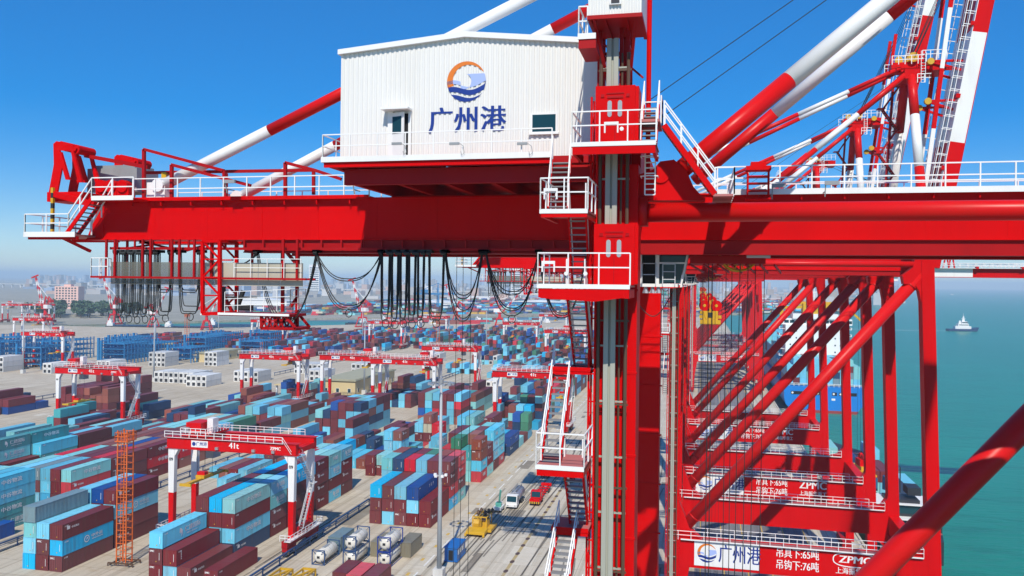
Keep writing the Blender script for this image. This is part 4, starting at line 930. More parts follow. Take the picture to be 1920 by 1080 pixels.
for k in find(crane, 'hoist'):
    for h in find(k, 'headblock'):
        for ch in list(h.children): bpy.data.objects.remove(ch)
        bpy.data.objects.remove(h)
# ------------------------------------------------------------------ shipping containers
HUE = {'M': ('maroon', (.165, .026, .030)), 'B': ('rust brown', (.26, .075, .05)), 'L': ('light blue', (.155, .53, .70)), 'T': ('pale turquoise', (.22, .56, .57)), 'A': ('azure', (.012, .42, .72)),
       'N': ('navy', (.010, .045, .12)), 'U': ('royal blue', (.012, .075, .30)), 'R': ('bright red', (.56, .022, .035)), 'G': ('green', (.055, .22, .13)), 'S': ('slate grey', (.18, .27, .30)),
       'W': ('white', (.66, .66, .63)), 'C': ('cream', (.50, .46, .33)), 'O': ('olive grey', (.22, .20, .14)), 'K': ('dark turquoise', (.05, .32, .34)), 'Y': ('yellow', (.55, .33, .02))}
CW, CH = 2.438, 2.62
def box_mesh(L, deco, doors):
    b = MB(); h = L/2; w2 = CW/2; dep = .042; fr_ = .07
    def corr(p0, dirv, nrm, length, z0, z1, pitch):
        n = max(4, int(length/pitch)); o = len(b.v); pts = []
        for i in range(n):
            a = length*i/n; p = length/n; pts += [(a, 0), (a+p*.32, 0), (a+p*.5, dep), (a+p*.82, dep)]
        pts.append((length, 0))
        for a, d in pts:
            q = Vector(p0)+Vector(dirv)*a-Vector(nrm)*d; b.v += [(q.x, q.y, z0), (q.x, q.y, z1)]
        for i in range(len(pts)-1): b.face([o+2*i, o+2*i+2, o+2*i+3, o+2*i+1])
    b.mat(0)
    for sx in (-1, 1): corr((sx*(w2-.012), -h+.14, 0), (0, 1, 0), (sx, 0, 0), L-.28, .14, CH-.10, .30)
    corr((-w2+.12, h-.012, 0), (1, 0, 0), (0, 1, 0), CW-.24, .14, CH-.10, .26)
    if not doors: corr((-w2+.12, -h+.012, 0), (1, 0, 0), (0, -1, 0), CW-.24, .14, CH-.10, .26)
    else:
        b.box(-w2+.12, w2-.12, -h+.03, -h+.06, .14, CH-.1)
        for x in (-.85, -.45, .45, .85): b.box(x-.02, x+.02, -h-.015, -h+.03, .14, CH-.12)
        b.mat(2).box(-.02, .02, -h+.005, -h+.032, .14, CH-.1); b.mat(0)
    b.box(-w2+.05, w2-.05, -h+.05, h-.05, CH-.07, CH-.03)                      # roof
    for sx in (-1, 1):
        b.box(sx*w2-(.06 if sx > 0 else 0), sx*w2+(.06 if sx < 0 else 0), -h+.16, h-.16, CH-.11, CH-.02)
        b.box(sx*w2-(.06 if sx > 0 else 0), sx*w2+(.06 if sx < 0 else 0), -h+.16, h-.16, .02, .15)
        for sy in (-1, 1):
            x0, x1 = (w2-.15, w2) if sx > 0 else (-w2, -w2+.15); y0, y1 = (h-.16, h) if sy > 0 else (-h, -h+.16)
            b.box(x0, x1, y0, y1, 0, CH)
    for sy in (-1, 1):
        y0, y1 = (h-.06, h) if sy > 0 else (-h, -h+.06); b.box(-w2+.15, w2-.15, y0, y1, CH-.11, CH-.02); b.box(-w2+.15, w2-.15, y0, y1, .02, .15)
    nrib = int(L/1.2)
    for i in range(nrib): y = -h+.5+(L-1)*i/max(1, nrib-1); b.box(-w2+.12, w2-.12, y-.22, y+.22, CH-.032, CH-.018)
    # writing
    b.mat(1); E = .012
    if deco != 'bare':
        if deco != 'reefer':
            b.box(w2*.55, w2*.60, -h-.006, -h+.006, .75, 1.95) if not doors else None
            b.mat(3).box(-.25+.3*(deco != 'plain'), -.10+.3*(deco != 'plain'), -h-.006, -h+.006, .45, .62); b.mat(1)
        for sx in (1, -1):
            o_ = (sx*(w2+E), 0, 0); rt_ = (0, sx, 0); up_ = (0, 0, 1)
            def put(txt, size, y, z, fit=None, bold=.02): write(b, txt, size, (sx*(w2+E), sx*y, z), rt_, up_, bold, fit=fit)
            put('中国' if deco == 'plain' else '1128', .34, -h+.9, CH-.42, fit=.75)
            if deco == 'ykp': put('Y', 1.0, .35*L-L*.28, 1.35); put('K', 1.0, .35*L-L*.18, 1.35); put('P', 1.0, .35*L-L*.08, 1.35)
            elif deco == 'horse':
                c = -.10*L; pts = [(-.28, .62), (.10, .55), (.42, .18), (.34, -.32), (-.02, -.62), (.16, -.20), (-.06, .10), (-.16, -.16), (-.34, .04)]
                n = len(pts); b.add([(sx*(w2+E), sx*(c+x*1.1), 1.28+y*1.25) for x, y in pts], [list(range(n))])
                put('仁建国际', 1.02, .17*L, 1.48, fit=.36*L); put('REN JIAN', .30, .15*L, .72, fit=.24*L)
            elif deco == 'wide': put('中谷物流', 1.0, .02*L, 1.40, fit=.40*L, bold=.035)
            elif deco == 'ring':
                c = -.04*L; n = 20
                for i in range(n):
                    a0, a1 = 2*math.pi*i/n, 2*math.pi*(i+1)/n
                    b.add([(sx*(w2+E), sx*(c+r*math.cos(a)), 1.3+r*math.sin(a)) for r, a in ((.62, a0), (.62, a1), (.47, a1), (.47, a0))], [(0, 1, 2, 3)])
                b.add([(sx*(w2+E), sx*(c+x), 1.3+y) for x, y in ((-.2, -.3), (.05, .32), (.28, .05), (.05, -.05))], [(0, 1, 2, 3)])
                put('中外运', .70, .16*L, 1.45, fit=.22*L); put('SINOTRANS', .26, .17*L, .92, fit=.22*L)
            elif deco == 'col':
                for k in range(5): b.add([(sx*(w2+E), sx*(-h+1.15+dx), 2.05-k*.30+dz) for dx, dz in ((0, 0), (.22, 0), (.22, .20), (0, .20))], [(0, 1, 2, 3)])
            elif deco == 'block':
                b.add([(sx*(w2+E), sx*(-h+1.0+dx), 1.55+dz) for dx, dz in ((0, 0), (.7, 0), (.7, .55), (0, .55))], [(0, 1, 2, 3)]); put('中远海运', .42, -h+2.9, 1.72, fit=1.7)
        if deco == 'reefer':
            b.mat(2).box(-.75, .75, -h-.008, -h+.004, .35, 1.0); b.tube([(.1, -h-.02, 1.15), (.1, -h+.01, 1.15)], .55, 14); b.mat(1).box(-.9, .9, -h-.006, -h+.002, 1.75, 2.3)
        if deco == 'emc': write(b, 'EMC', .42, (-w2+.6, -h-.012, CH-.45), (1, 0, 0), (0, 0, 1), .02)
    o = b.build('shipping_container', [M['box'], M['letter_white'], M['box_dark'], M['yellow']]); me = o.data; bpy.data.objects.remove(o); return me
_bm = {}
def cmesh(L, deco, doors):
    k = (L, deco, doors)
    if k not in _bm: _bm[k] = box_mesh(L, deco, doors)
    return _bm[k]
L40, L20 = 12.19, 6.06
BOX = []                    # every container: dict
ORD = ['nearest', 'second', 'third', 'fourth', 'fifth', 'sixth', 'seventh', 'eighth', 'ninth', 'tenth', 'eleventh', 'twelfth', 'thirteenth', 'fourteenth']
TIER = ['ground', 'second', 'third', 'fourth', 'fifth', 'sixth']
def rand_deco(c, rnd, L):
    if c in 'LTAK': return rnd.choice(['horse', 'wide', 'wide', 'horse', 'plain', 'ring'])
    if c == 'U': return 'ykp' if L > 8 else 'plain'
    if c == 'N': return rnd.choice(['block', 'plain'])
    if c in 'MB': return rnd.choice(['block', 'col', 'block', 'plain', 'emc'])
    if c == 'W': return 'reefer'
    return rnd.choice(['plain', 'block', 'wide'])
def put_stack(blk, xr, y0, L, codes, col, row, rnd, dx=0):
    """codes: colour letters from the ground up; xr is the right edge"""
    for t, cd in enumerate(codes):
        deco = None; c = cd
        if len(cd) > 1: c, deco = cd.split(':')
        jx, jy = rnd.uniform(-.04, .04), rnd.uniform(-.09, .09)
        BOX.append(dict(x=xr-CW/2+jx, y=y0+L/2+jy, z=t*CH, L=L, c=c, deco=deco or rand_deco(c, rnd, L), blk=blk, col=col, row=row, tier=t, top=(t == len(codes)-1), doors=rnd.random() < .3))
CP = 2.62
PAL = 'MMMMMMLLLLLTTAANUBBRGK'
def fill(blk, xr, ncol, y0, y1, hts, seed, p40=.5, row0=0, pal=PAL, skip=.06):
    rnd = random.Random(seed); y = y0; row = row0
    while y+L20 < y1+.5:
        L = L40 if rnd.random() < p40 and y+L40 < y1+1 else L20
        base = rnd.choice(hts)
        for c in range(ncol):
            h_ = max(0, min(5, base+rnd.choice([0, 0, 0, -1, 0, 1, -1]))); 
            if rnd.random() < skip: h_ = max(0, h_-2)
            cc = rnd.choice(pal)
            put_stack(blk, xr-c*CP, y, L, [cc if rnd.random() < .35 else rnd.choice(pal) for _ in range(h_)], c, row, rnd)
        y += L+.30; row += 1
    return row
rn = random.Random(3)
# block right of the blue conductor rail, beside the quay road
A_ = 'beside the quay road'
for c, cd in enumerate((['M:block', 'M:plain'], ['M', 'L', 'U:ykp'], ['M', 'M', 'L:wide'], ['L', 'M', 'M'], ['M', 'M', 'A'])): put_stack(A_, -51.75-c*CP, 156.0, L40, cd, c, 0, rn)
for k, (y0, rows) in enumerate(((168.7, (['A:horse', 'R:block', 'M:block', 'M:block'], ['M', 'M', 'M', 'M'], ['T', 'M', 'L', 'L'], ['M', 'R', 'M', 'R'], ['L', 'M', 'M', 'N'], ['M', 'T', 'L', 'T'])),
                                (175.0, (['T:wide', 'M:block', 'R:block', 'R:wide'], ['M', 'M', 'M', 'B'], ['L', 'G', 'M', 'G'], ['M', 'B', 'M', 'M'], ['L', 'M', 'U', 'N'], ['M', 'M', 'M', 'B'])),
                                (194.4, (['R:wide', 'L:wide', 'B:emc', 'B:block'], ['T', 'T', 'K'], ['M', 'M', 'B', 'G'], ['M', 'M', 'R'], ['L', 'L', 'T', 'L:horse'], ['M', 'B'])),
                                (200.7, (['T:wide', 'M:block', 'M:block'], ['M', 'M', 'M', 'B'], ['M', 'R', 'M', 'T'], ['M', 'L', 'M', 'M'], ['L', 'T'], ['L', 'U', 'L'])),
                                (207.0, (['M', 'L:wide', 'L:wide', 'L'], ['M', 'B', 'B', 'M'], ['M', 'M', 'L', 'T'], ['M', 'M', 'M', 'M'], ['M'], ['B', 'L'])),
                                (213.3, (['R:wide', 'L:wide', 'T:wide', 'L:wide'], ['M', 'M', 'T', 'T'], ['M', 'M', 'M'], ['L', 'M', 'L'], [], ['M'])))):
    for c, cd in enumerate(rows): put_stack(A_, -51.75-c*CP, y0, L20, cd, c, 1+k, rn)
fill(A_, -51.75, 6, 226, 262, [1, 2, 3], 21, .3, 7)
fill(A_, -51.75, 6, 268, 318, [3, 4, 4], 22, .5, 13)
fill('far quay side block', -51.75, 6, 324, 392, [4, 4, 5], 23, .4)
# block under the nearest red yard crane
B_ = 'under nearest yard crane'
put_stack(B_, -74.35, 117.3, L40, ['M:emc'], 0, 0, rn); put_stack(B_, -79.2, 117.3, L40, ['M:block'], 1, 0, rn); put_stack(B_, -81.8, 117.3, L40, ['L', 'M:col'], 2, 0, rn); put_stack(B_, -84.45, 117.3, L40, ['M:emc', 'M', 'L:horse'], 3, 0, rn)
for c, cd in enumerate((['N:block', 'L:wide', 'M:plain', 'T:wide'], ['M', 'L', 'M', 'A:plain'], ['M', 'M', 'M', 'M:plain'])): put_stack(B_, -79.1-c*CP, 129.9, L40, cd, c+1, 1, rn)
for k, (y0, L, rows) in enumerate(((142.5, L20, (['M:block', 'M:block', 'T:horse', 'L:horse'], ['M', 'M', 'L', 'T'], ['M', 'M', 'M', 'M'])),
                                   (148.8, L40, (['M', 'M:block', 'M', 'A:horse'], ['M', 'M', 'M', 'M'], ['M', 'L', 'M', 'A'])),
                                   (161.3, L20, (['M:block', 'M:block', 'M:block', 'M:block'], ['M', 'M', 'M', 'B'], ['L', 'M', 'L', 'L'])),
                                   (167.6, L20, (['L:horse', 'M', 'L:horse', 'T:wide'], ['M', 'M', 'M', 'T'], ['M', 'M', 'M', 'R'])),
                                   (173.9, L20, (['M', 'M:block', 'M:block', 'L:horse'], ['M', 'M', 'L', 'L'], ['M', 'M', 'M', 'T'])))):
    for c, cd in enumerate(rows): put_stack(B_, -79.1-c*CP, y0, L, cd, c+1, 2+k, rn)
for k, (y0, rows) in enumerate(((160.0, ([], [], [])), (166.5, (['B:emc', 'B:emc', 'T:wide'], ['N'], ['R', 'M'])), (173.0, (['M', 'M', 'M'], ['M', 'A'], ['B:emc', 'M', 'B'])), (179.4, (['B', 'M', 'N'], ['M', 'M'], ['L'])))):
    for c, cd in enumerate(rows): put_stack(B_, -79.1-(c+3)*CP, y0, L20, cd, c+4, 7+k, rn)
B2 = 'mixed rows past yard crane'
put_stack(B2, -79.1, 193.5, L20, ['M:plain', 'M'], 0, 0, rn); put_stack(B2, -76.4, 194.3, L20, ['M', 'T:plain'], 0, 1, rn); put_stack(B2, -73.7, 194.5, L20, ['R', 'M'], 0, 2, rn)
fill(B2, -79.1, 6, 200, 226, [1, 2, 2], 31, .2, 3); fill(B2, -72.5, 3, 201, 232, [1, 2, 3], 35, .2, 9, 'LLLTMMBMRGC'); fill(B2, -79.1, 6, 232, 262, [2, 3, 2], 32, .6, 16, 'MMLLLLUT')
fill('behind the mixed rows', -79.1, 6, 270, 318, [3, 3, 4], 33, .7)
# block beside orange lattice mast
C_ = 'beside orange lattice mast'
for c, cd in enumerate((['M:emc', 'A:ring', 'M:block'], ['M', 'M', 'L:wide'], ['A', 'L', 'T', 'S:bare'])): put_stack(C_, -102.95-c*CP, 116.75, L40, cd, c, 0, rn)
for c, cd in enumerate((['M:block', 'M:block', 'L:ring', 'M:block'], ['M', 'T', 'M', 'U:plain'], ['M', 'M', 'T', 'L'])): put_stack(C_, -102.95-c*CP, 129.5, L40, cd, c, 1, rn)
C2 = 'left of crane legs'
put_stack(C2, -106.5, 171, L20, ['L:wide'], 0, 0, rn)
fill(C2, -107, 4, 181, 205, [1, 2], 41, .5); fill(C2, -102.95, 6, 208, 234, [1, 2, 3, 1], 42, .5, 5)
C3 = 'tall block near office'
put_stack(C3, -99.5, 226.5, L40, ['L', 'L:horse', 'M:block'], 0, 0, rn); put_stack(C3, -96.6, 229, L40, ['M:block'], 0, 1, rn)
for k, (y0, rows) in enumerate(((240.5, (['L:horse', 'R:wide', 'L:horse', 'N'], ['M', 'M', 'L', 'M'], ['M', 'L', 'M', 'M'], ['M', 'M', 'M', 'U'], ['L', 'M', 'N'], ['M', 'M', 'T'])), (246.8, (['L:horse', 'N', 'B', 'L:horse'], ['M', 'M', 'M', 'T'], ['M', 'L', 'M', 'M'], ['M', 'M', 'M', 'M'], ['L', 'M', 'M', 'M'], ['M', 'M', 'T'])),
                                (253.1, (['L:horse', 'N', 'L:wide', 'M'], ['M', 'M', 'M', 'L'], ['M', 'M', 'M', 'T'], ['M', 'L', 'M', 'L'], ['L', 'M', 'M'], ['M', 'M'])), (259.4, (['L:horse', 'L', 'M', 'M'], ['M', 'M', 'M', 'M'], ['M', 'M', 'M', 'M'], ['M', 'M', 'B'], ['M', 'B'], [])))):
    for c, cd in enumerate(rows): put_stack(C3, -103-c*CP, y0, L20, cd, c, 2+k, rn)
# blocks at the left of the photograph
D_ = 'front left edge'
for c in range(4): put_stack(D_, -130.3-c*CP, 128.3, L40, [['K', 'K:wide', 'L:wide', 'L:wide'], ['M', 'L', 'T', 'L'], ['M', 'M', 'L', 'T'], ['M', 'L', 'A', 'L']][c], c, 0, rn)
put_stack(D_, -126.7, 119.5, L40, ['U:block'], 0, 1, rn); put_stack(D_, -130.3, 115.6, L40, ['K', 'T', 'L:wide'], 0, 2, rn)
D2 = 'low block behind orange mast'
for k, (y0, L, rows) in enumerate(((150.0, L40, (['M', 'R:block', 'T:wide'], ['M', 'M', 'M'], ['A', 'L', 'L'], ['L', 'M', 'S'], ['M', 'L', 'L'], ['M', 'M', 'T'])), (162.6, L40, (['M', 'M:col', 'M:col'], ['M', 'M', 'R'], ['M', 'M', 'M'], ['M', 'M', 'M'], ['M', 'M', 'T'], ['M', 'M', 'R'])),
                                   (175.2, L40, (['M', 'R:wide', 'M:wide'], ['M', 'M', 'B'], ['M', 'M', 'U'], ['M', 'M', 'C'], ['M', 'M', 'B'], ['M', 'M', 'B'])), (187.8, L40, (['B', 'R', 'K:wide'], ['M', 'M', 'M'], ['M', 'M', 'B'], ['M', 'L', 'M'], ['M', 'M', 'B'], ['M', 'M', 'B'])),
                                   (200.4, L40, (['M', 'L:wide', 'L:wide'], ['M', 'M', 'L'], ['M', 'M', 'T'], ['M', 'M', 'B'], ['M', 'M', 'T'], ['M', 'M', 'T'])), (213, L40, (['T:wide', 'N:block', 'G:block'], ['M', 'M', 'T'], ['M', 'M', 'B'], ['M', 'M', 'T'], ['M', 'M', 'C'], ['L', 'M', 'T'])))):
    for c, cd in enumerate(rows): put_stack(D2, -130.3-c*CP, y0, L, cd, c, k, rn)
fill('scattered rows at left', -130.3, 6, 228, 300, [1, 2, 2, 3, 1], 52, .4, 0, 'LLTLTMMBBS', .15)
E_ = 'flat topped left block'
for k in range(5):
    fill(E_, -157.5, 6, 146+k*12.7, 146+k*12.7+12.5, [3], 60+k, 1, k, 'MMMLTKLM', 0)
fill('rows left of office', -157.5, 6, 222, 300, [1, 1, 2], 66, .6, 0, 'MMUNMLTKB')
fill('beyond the left rail', -185, 6, 205, 262, [1, 0, 2], 67, .7, 0, 'MNKLMM'); fill('under far left yard crane', -212, 8, 262, 292, [3, 4], 68, .6, 0, 'MMMMB')
fill('at the far left margin', -238, 5, 200, 262, [1, 2], 69, .7, 0, 'NKMU')
fill('around the cream office', -150, 6, 300, 322, [1, 2, 1], 70, .6, 0, 'MMNLUTM'); fill('around the cream office', -108, 5, 300, 340, [2, 3], 71, .5, 5, 'LMBMN'); fill('by the far conductor rail', -78, 2, 395, 425, [3, 3], 72, .5, 0, 'MMLM')
# white refrigerated boxes
W_ = 'white refrigerated rows'
for k, (x, y, n, h_) in enumerate(((-216, 330, 4, 2), (-228, 338, 8, 2), (-203, 352, 5, 2), (-176, 366, 4, 2), (-190, 392, 6, 2), (-165, 402, 5, 2), (-216, 372, 3, 1), (-240, 360, 5, 1))):
    for c in range(n): put_stack(W_, x-c*CP, y, L40, ['W:reefer']*h_, c, k, rn)
for k, (x, y, n, h_) in enumerate(((-92, 372, 2, 1), (-116, 470, 3, 2), (-152, 472, 5, 2), (-262, 410, 3, 3), (-300, 372, 3, 2), (-318, 352, 2, 2), (-345, 350, 3, 3), (-286, 398, 4, 3))):
    for c in range(n): put_stack(W_, x-c*CP, y, L40, ['W:wide' if x < -255 else 'W:reefer']*h_, c, 8+k, rn)
# brown flat boxes by the tank containers
O_ = 'by the tank containers'
put_stack(O_, -54.25, 137.2, L20, ['O:bare'], 0, 0, rn); put_stack(O_, -49.5, 138.2, L20, ['O:bare'], 1, 0, rn); put_stack(O_, -62.8, 138.0, L20, ['S:bare'], 2, 0, rn)
for c, k in enumerate(('M:emc', 'R:emc', 'M:block')): put_stack(O_, [-48.9, -51.6, -54.25][c], 121.2+[0, -.2, .3][c], L20, [k], c, 1, rn)
for q in BOX[-3:]: q['doors'] = True
# deep background rows, many of them
bgr = random.Random(77)
def bg_rows(x0, x1, y0, y1, hmax, pal, dens=.75):
    y = y0
    while y < y1:
        x = x0
        while x < x1:
            if bgr.random() < dens:
                for c in range(6): 
                    for t in range(bgr.randint(1, hmax)): BG.append((x+c*CP, y+6, t*CH, L40 if bgr.random() < .6 else L20, bgr.choice(pal)))
            x += 26
        y += 12.9
BG = []
P2 = 'MMRBBUUUANKTGLMB'
bg_rows(-130, -46, 405, 470, 2, 'LLLMMTBL', .6); bg_rows(-125, -50, 470, 560, 4, P2, .85); bg_rows(-200, -50, 560, 720, 4, P2, .85); bg_rows(-330, -205, 470, 640, 3, 'MMMUUBLMRA', .8); bg_rows(-420, -340, 500, 610, 2, 'MUMBLNR', .45); bg_rows(-300, -180, 640, 760, 2, P2, .5)
for i in range(26): BG.append((-360+bgr.uniform(-30, 120), 560+bgr.uniform(0, 20), 0, L40, bgr.choice('MMUB')))
# pick the ones the photograph shows largest as things, the rest as one mass
occ = {}
for q in BOX: occ[(q['blk'], q['row'], q['col'], q['tier'])] = q
def exposed(q):
    if q['top']: return True
    if (q['blk'], q['row'], q['col']-1, q['tier']) not in occ: return True
    if (q['blk'], q['row']-1, q['col'], q['tier']) not in occ: return True
    return False
def in_view(q):
    d = Vector((q['x'], q['y'], q['z']+1.3-CAM_H)); f = d.dot(_fw); u = CAM_F*d.dot(_r0)/f; v = -CAM_F*d.z/f
    return -40 < CAM_PX+u < 1130 and CAM_YC+v < 1110
cand = [q for q in BOX if exposed(q) and in_view(q)]
cand.sort(key=lambda q: math.hypot(q['x'], q['y']))
ONE = cand[:296]; ids = set(id(q) for q in ONE)
SIZE = {L40: 'long', L20: 'short'}
seen_lab = set(); rowmap = {}
for q in ONE: rowmap.setdefault(q['blk'], set()).add((q['y'] if False else q['row']))
for q in ONE:
    ox = bpy.data.objects.new('shipping_container', cmesh(q['L'], q['deco'], q['doors'])); COL.objects.link(ox)
    ox.location = (q['x'], q['y'], q['z']+.004); ox.color = (*HUE[q['c']][1], 1)
    rws = sorted(rowmap[q['blk']]); r_i = rws.index(q['row'])
    lab = f"{HUE[q['c']][0]} {SIZE[q['L']]} box, {TIER[q['tier']]} tier, {'rightmost' if q['col'] == 0 else ORD[q['col']]+' stack'}, {ORD[min(r_i, 13)]} row, {q['blk']}"
    if len(lab.split()) > 16: lab = lab.replace(' tier', '').replace(' stack', '')
    tag(ox, lab, 'container', 'shipping containers in the yard')
far = MB()
def plain_box(mb, x, y, z, L, c, k=1.0, ends=True):
    rgb = tuple(v*k for v in HUE[c][1]); mb.col = rgb; w2 = CW/2; mb.box(x-w2, x+w2, y-L/2, y+L/2, z+.03, z+CH-.03)
    if c == 'W': mb.col = (.02, .02, .022); mb.box(x-.75, x+.75, y-L/2-.02, y-L/2-.004, z+.4, z+1.9)
    if ends: mb.col = (rgb[0]*.5, rgb[1]*.5, rgb[2]*.5); mb.box(x-w2+.1, x+w2-.1, y-L/2+.1, y+L/2-.1, z-.03, z+CH+.02) if False else None
rb = random.Random(9)
for q in BOX:
    if id(q) not in ids: plain_box(far, q['x'], q['y'], q['z'], q['L'], q['c'], rb.uniform(.75, 1.2))
for x, y, z, L, c in BG: plain_box(far, x, y, z, L, c, rb.uniform(.75, 1.2))
far.col = (1, 1, 1)
tag(far.build('stacked_containers', M['box_far']), 'mass of mixed maroon, blue and turquoise containers filling the farther yard blocks', 'containers', kind='stuff')

# ------------------------------------------------------------------ rubber/rail mounted yard gantry cranes
rtg = empty('yard_crane', (0, 0, 0)); SP = 24.3
def rp(name, mb, mats, par, sm=False): 
    o = mb.build(name, mats, par); 
    if sm: smooth_tubes(o)
    return o
for y in (-3.5, 3.5):
    b = MB(); b.mat(0).box(-.9, SP+.9, y-.55, y+.55, 17.75, 19.6); b.box(-.9, SP+.9, y-.40, y+.40, 19.6, 19.70); b.box(-1.25, SP+1.25, y-.75, y+.75, 19.7, 19.76); b.box(-1.25, SP+1.25, y-.7, y+.7, 17.62, 17.70)
    if y < 0:
        b.mat(1); write(b, '41t', 1.5, (12.9, y-.56, 18.75), (1, 0, 0), (0, 0, 1), .04); write(b, 'ZPMC', .8, (21.2, y-.56, 18.7), (1, 0, 0), (0, 0, 1), .03)
        b.mat(2).box(4.2, 7.6, y-.60, y-.551, 18.1, 19.3); b.mat(3); write(b, '广州港', .8, (6.3, y-.61, 18.7), (1, 0, 0), (0, 0, 1), .02, fit=2.2); b.tube([(4.75, y-.61, 18.7), (4.75, y-.605, 18.7)], .38, 12)
        b.mat(4)
        for x in (9.6, 17, 20.9): b.box(x-.3, x+.3, y-1.0, y-.56, 17.9, 18.4)
    rp('main_beam', b, [M['red'], M['letter_white'], M['white'], M['logo_blue'], M['silver']], rtg)
    b = MB(); b.railing([(-1.2, y-.85 if y < 0 else y+.85, 19.76), (SP-1.6, y-.85 if y < 0 else y+.85, 19.76)], 1.1, 1.7, .045)
    if y < 0: b.bar((SP-1.6, y-.85, 20.86), (SP+.2, y-.85, 18.4), .06); b.bar((SP-1.6, y-.85, 20.3), (SP+.2, y-.85, 17.9), .06)
    b.box(-1.2, SP-1.4, min(y*1.0-.9, y+.9) if y < 0 else y+.55, (y-.55) if y < 0 else y+.9, 19.70, 19.755)
    rp('railing', b, M['rail'], rtg)
    for x in (0, SP):
        b = MB(); s_ = 1 if x == 0 else -1; w0, w1 = .72, .58
        def seg(m, z0, z1, a0, a1): b.mat(m).prism([(x-a0, z0), (x+a0, z0), (x+a1, z1), (x-a1, z1)], 'y', y-.48, y+.48)
        seg(0, 2.7, 9.4, .46, .54); seg(1, 9.4, 17.62, .54, .66); b.mat(1).prism([(x+s_*.71, 17.62), (x+s_*1.5, 17.62), (x+s_*.70, 16.2)], 'y', y-.5, y+.5)
        if y < 0: b.mat(2); write(b, '09', .8, (x, y-.57, 15.6), (1, 0, 0), (0, 0, 1), .02)
        rp('leg', b, [M['red'], M['white'], M['letter_black']], rtg)
for x in (0, SP):
    b = MB(); b.box(x-.55, x+.55, -6.2, 6.2, 1.75, 2.9); b.box(x-.7, x+.7, -2.2, 2.4, 2.9, 4.4 if x else 3.4); rp('sill_beam', b, M['dark_red'], rtg)
    b = MB(); ox = 1.25 if x else -1.25; b.box(min(x, x+ox), max(x, x+ox), -6.4, 6.4, 2.9, 2.96); b.railing([(x+ox, -6.4, 2.95), (x+ox, 6.4, 2.95)], 1.1, 1.4, .045); b.railing([(x-ox*.6, -6.4, 2.95), (x+ox, -6.4, 2.95)], 1.1, 1, .045); b.railing([(x, 6.4, 2.95), (x+ox, 6.4, 2.95)], 1.1, 1, .045); rp('railing', b, M['rail'], rtg)
    for sy in (-1, 1):
        b = MB(); yc = sy*4.4; b.mat(0).box(x-.5, x+.5, yc-1.7, yc+1.7, 1.05, 1.75)
        for k in (-1.05, 1.05): b.mat(1).tube([(x-.42, yc+k, .72), (x+.42, yc+k, .72)], .72, 14); b.mat(2).tube([(x-.45, yc+k, .72), (x+.45, yc+k, .72)], .34, 10)
        rp('wheel_bogie', b, [M['dark_red'], M['tyre'], M['yellow']], rtg)
b = MB(); b.box(-1.1, .2, -3.0, 3.0, 17.9, 18.8); rp('end_tie', b, M['red'], rtg)
b = MB(); b.box(SP-.1, SP+1.1, -3.0, 3.0, 17.9, 18.8); rp('end_tie', b, M['red'], rtg)
b = MB(); pts = [(SP+.9, -2.6, 17.6), (SP+1.0, 2.4, 11.4), (SP+.9, -1.8, 4.0)]
for u, v in zip(pts, pts[1:]):
    flight(b, Vector(u), Vector(v), .8, (1, 0, 0), 16, 1, 0); b.mat(0)
    for s_ in (-.42, .42): b.bar(Vector(u)+Vector((s_, 0, 1)), Vector(v)+Vector((s_, 0, 1)), .06); b.bar(Vector(u)+Vector((s_, 0, .5)), Vector(v)+Vector((s_, 0, .5)), .05)
b.box(SP+.4, SP+1.5, 2.2, 3.4, 11.3, 11.4); rp('access_stair', b, [M['white'], M['tread']], rtg)
tro = empty('trolley', (5.2, 0, 0)); tro.parent = rtg
b = MB(); b.mat(0).box(-2.6, 2.6, -3.9, 3.9, 20.0, 20.35); b.box(-2.2, .9, -2.8, 1.2, 20.35, 22.3); b.tube([(-.2, -3.2, 21.0), (1.4, -3.2, 21.0)], .62, 12); b.mat(1).box(1.3, 2.5, -1.4, .4, 20.35, 23.0); b.mat(2).box(-2.3, -1.3, -3.4, -2.9, 20.35, 21.5)
rp('machinery', b, [M['red'], M['white'], M['grey']], tro)
b = MB(); b.railing([(-2.6, 3.9, 20.35), (-2.6, -3.9, 20.35), (2.6, -3.9, 20.35), (2.6, 3.9, 20.35)], 1.1, 1.0, .045); rp('railing', b, M['rail'], tro)
b = MB(); b.box(1.0, 2.6, -1.3, 1.1, 15.6, 17.5); rp('operator_cab', b, M['grey'], tro)
spr = empty('spreader', (0, 0, 11.6)); spr.parent = tro
b = MB(); b.mat(0).bar((0, -6.0, 0), (0, 6.0, 0), .9, .38); b.bar((-1.15, -6.0, -.05), (1.15, -6.0, -.05), .3, .5); b.bar((-1.15, 6.0, -.05), (1.15, 6.0, -.05), .3, .5); b.box(-.9, .9, -1.6, 1.6, .1, .7); b.mat(1).box(-.8, .8, -1.3, -.2, .7, 1.25)
rp('lifting_frame', b, [M['yellow'], M['red']], spr)
b = MB()
for xx in (-.8, .8):
    for yy in (-1.2, 1.2): b.tube([(xx, yy, .7), (xx, yy, 8.4)], .035, 4, False)
rp('hoist_rope', b, M['black'], spr)
RG = 'red and white yard gantry cranes'
def put_rtg(o, x, y, z=0, tx=5.2, sz=11.6, label=None):
    o.location = (x, y, z); tag(o, label, 'crane', RG)
    for k in o.children:
        if k.name.startswith('trolley'):
            k.location.x = tx
            for s_ in k.children:
                if s_.name.startswith('spreader'): s_.location.z = sz
def rtg_at(px, py, z=18.7): v = atZ(px, py, z); return v.x+1.2, v.y+3.5
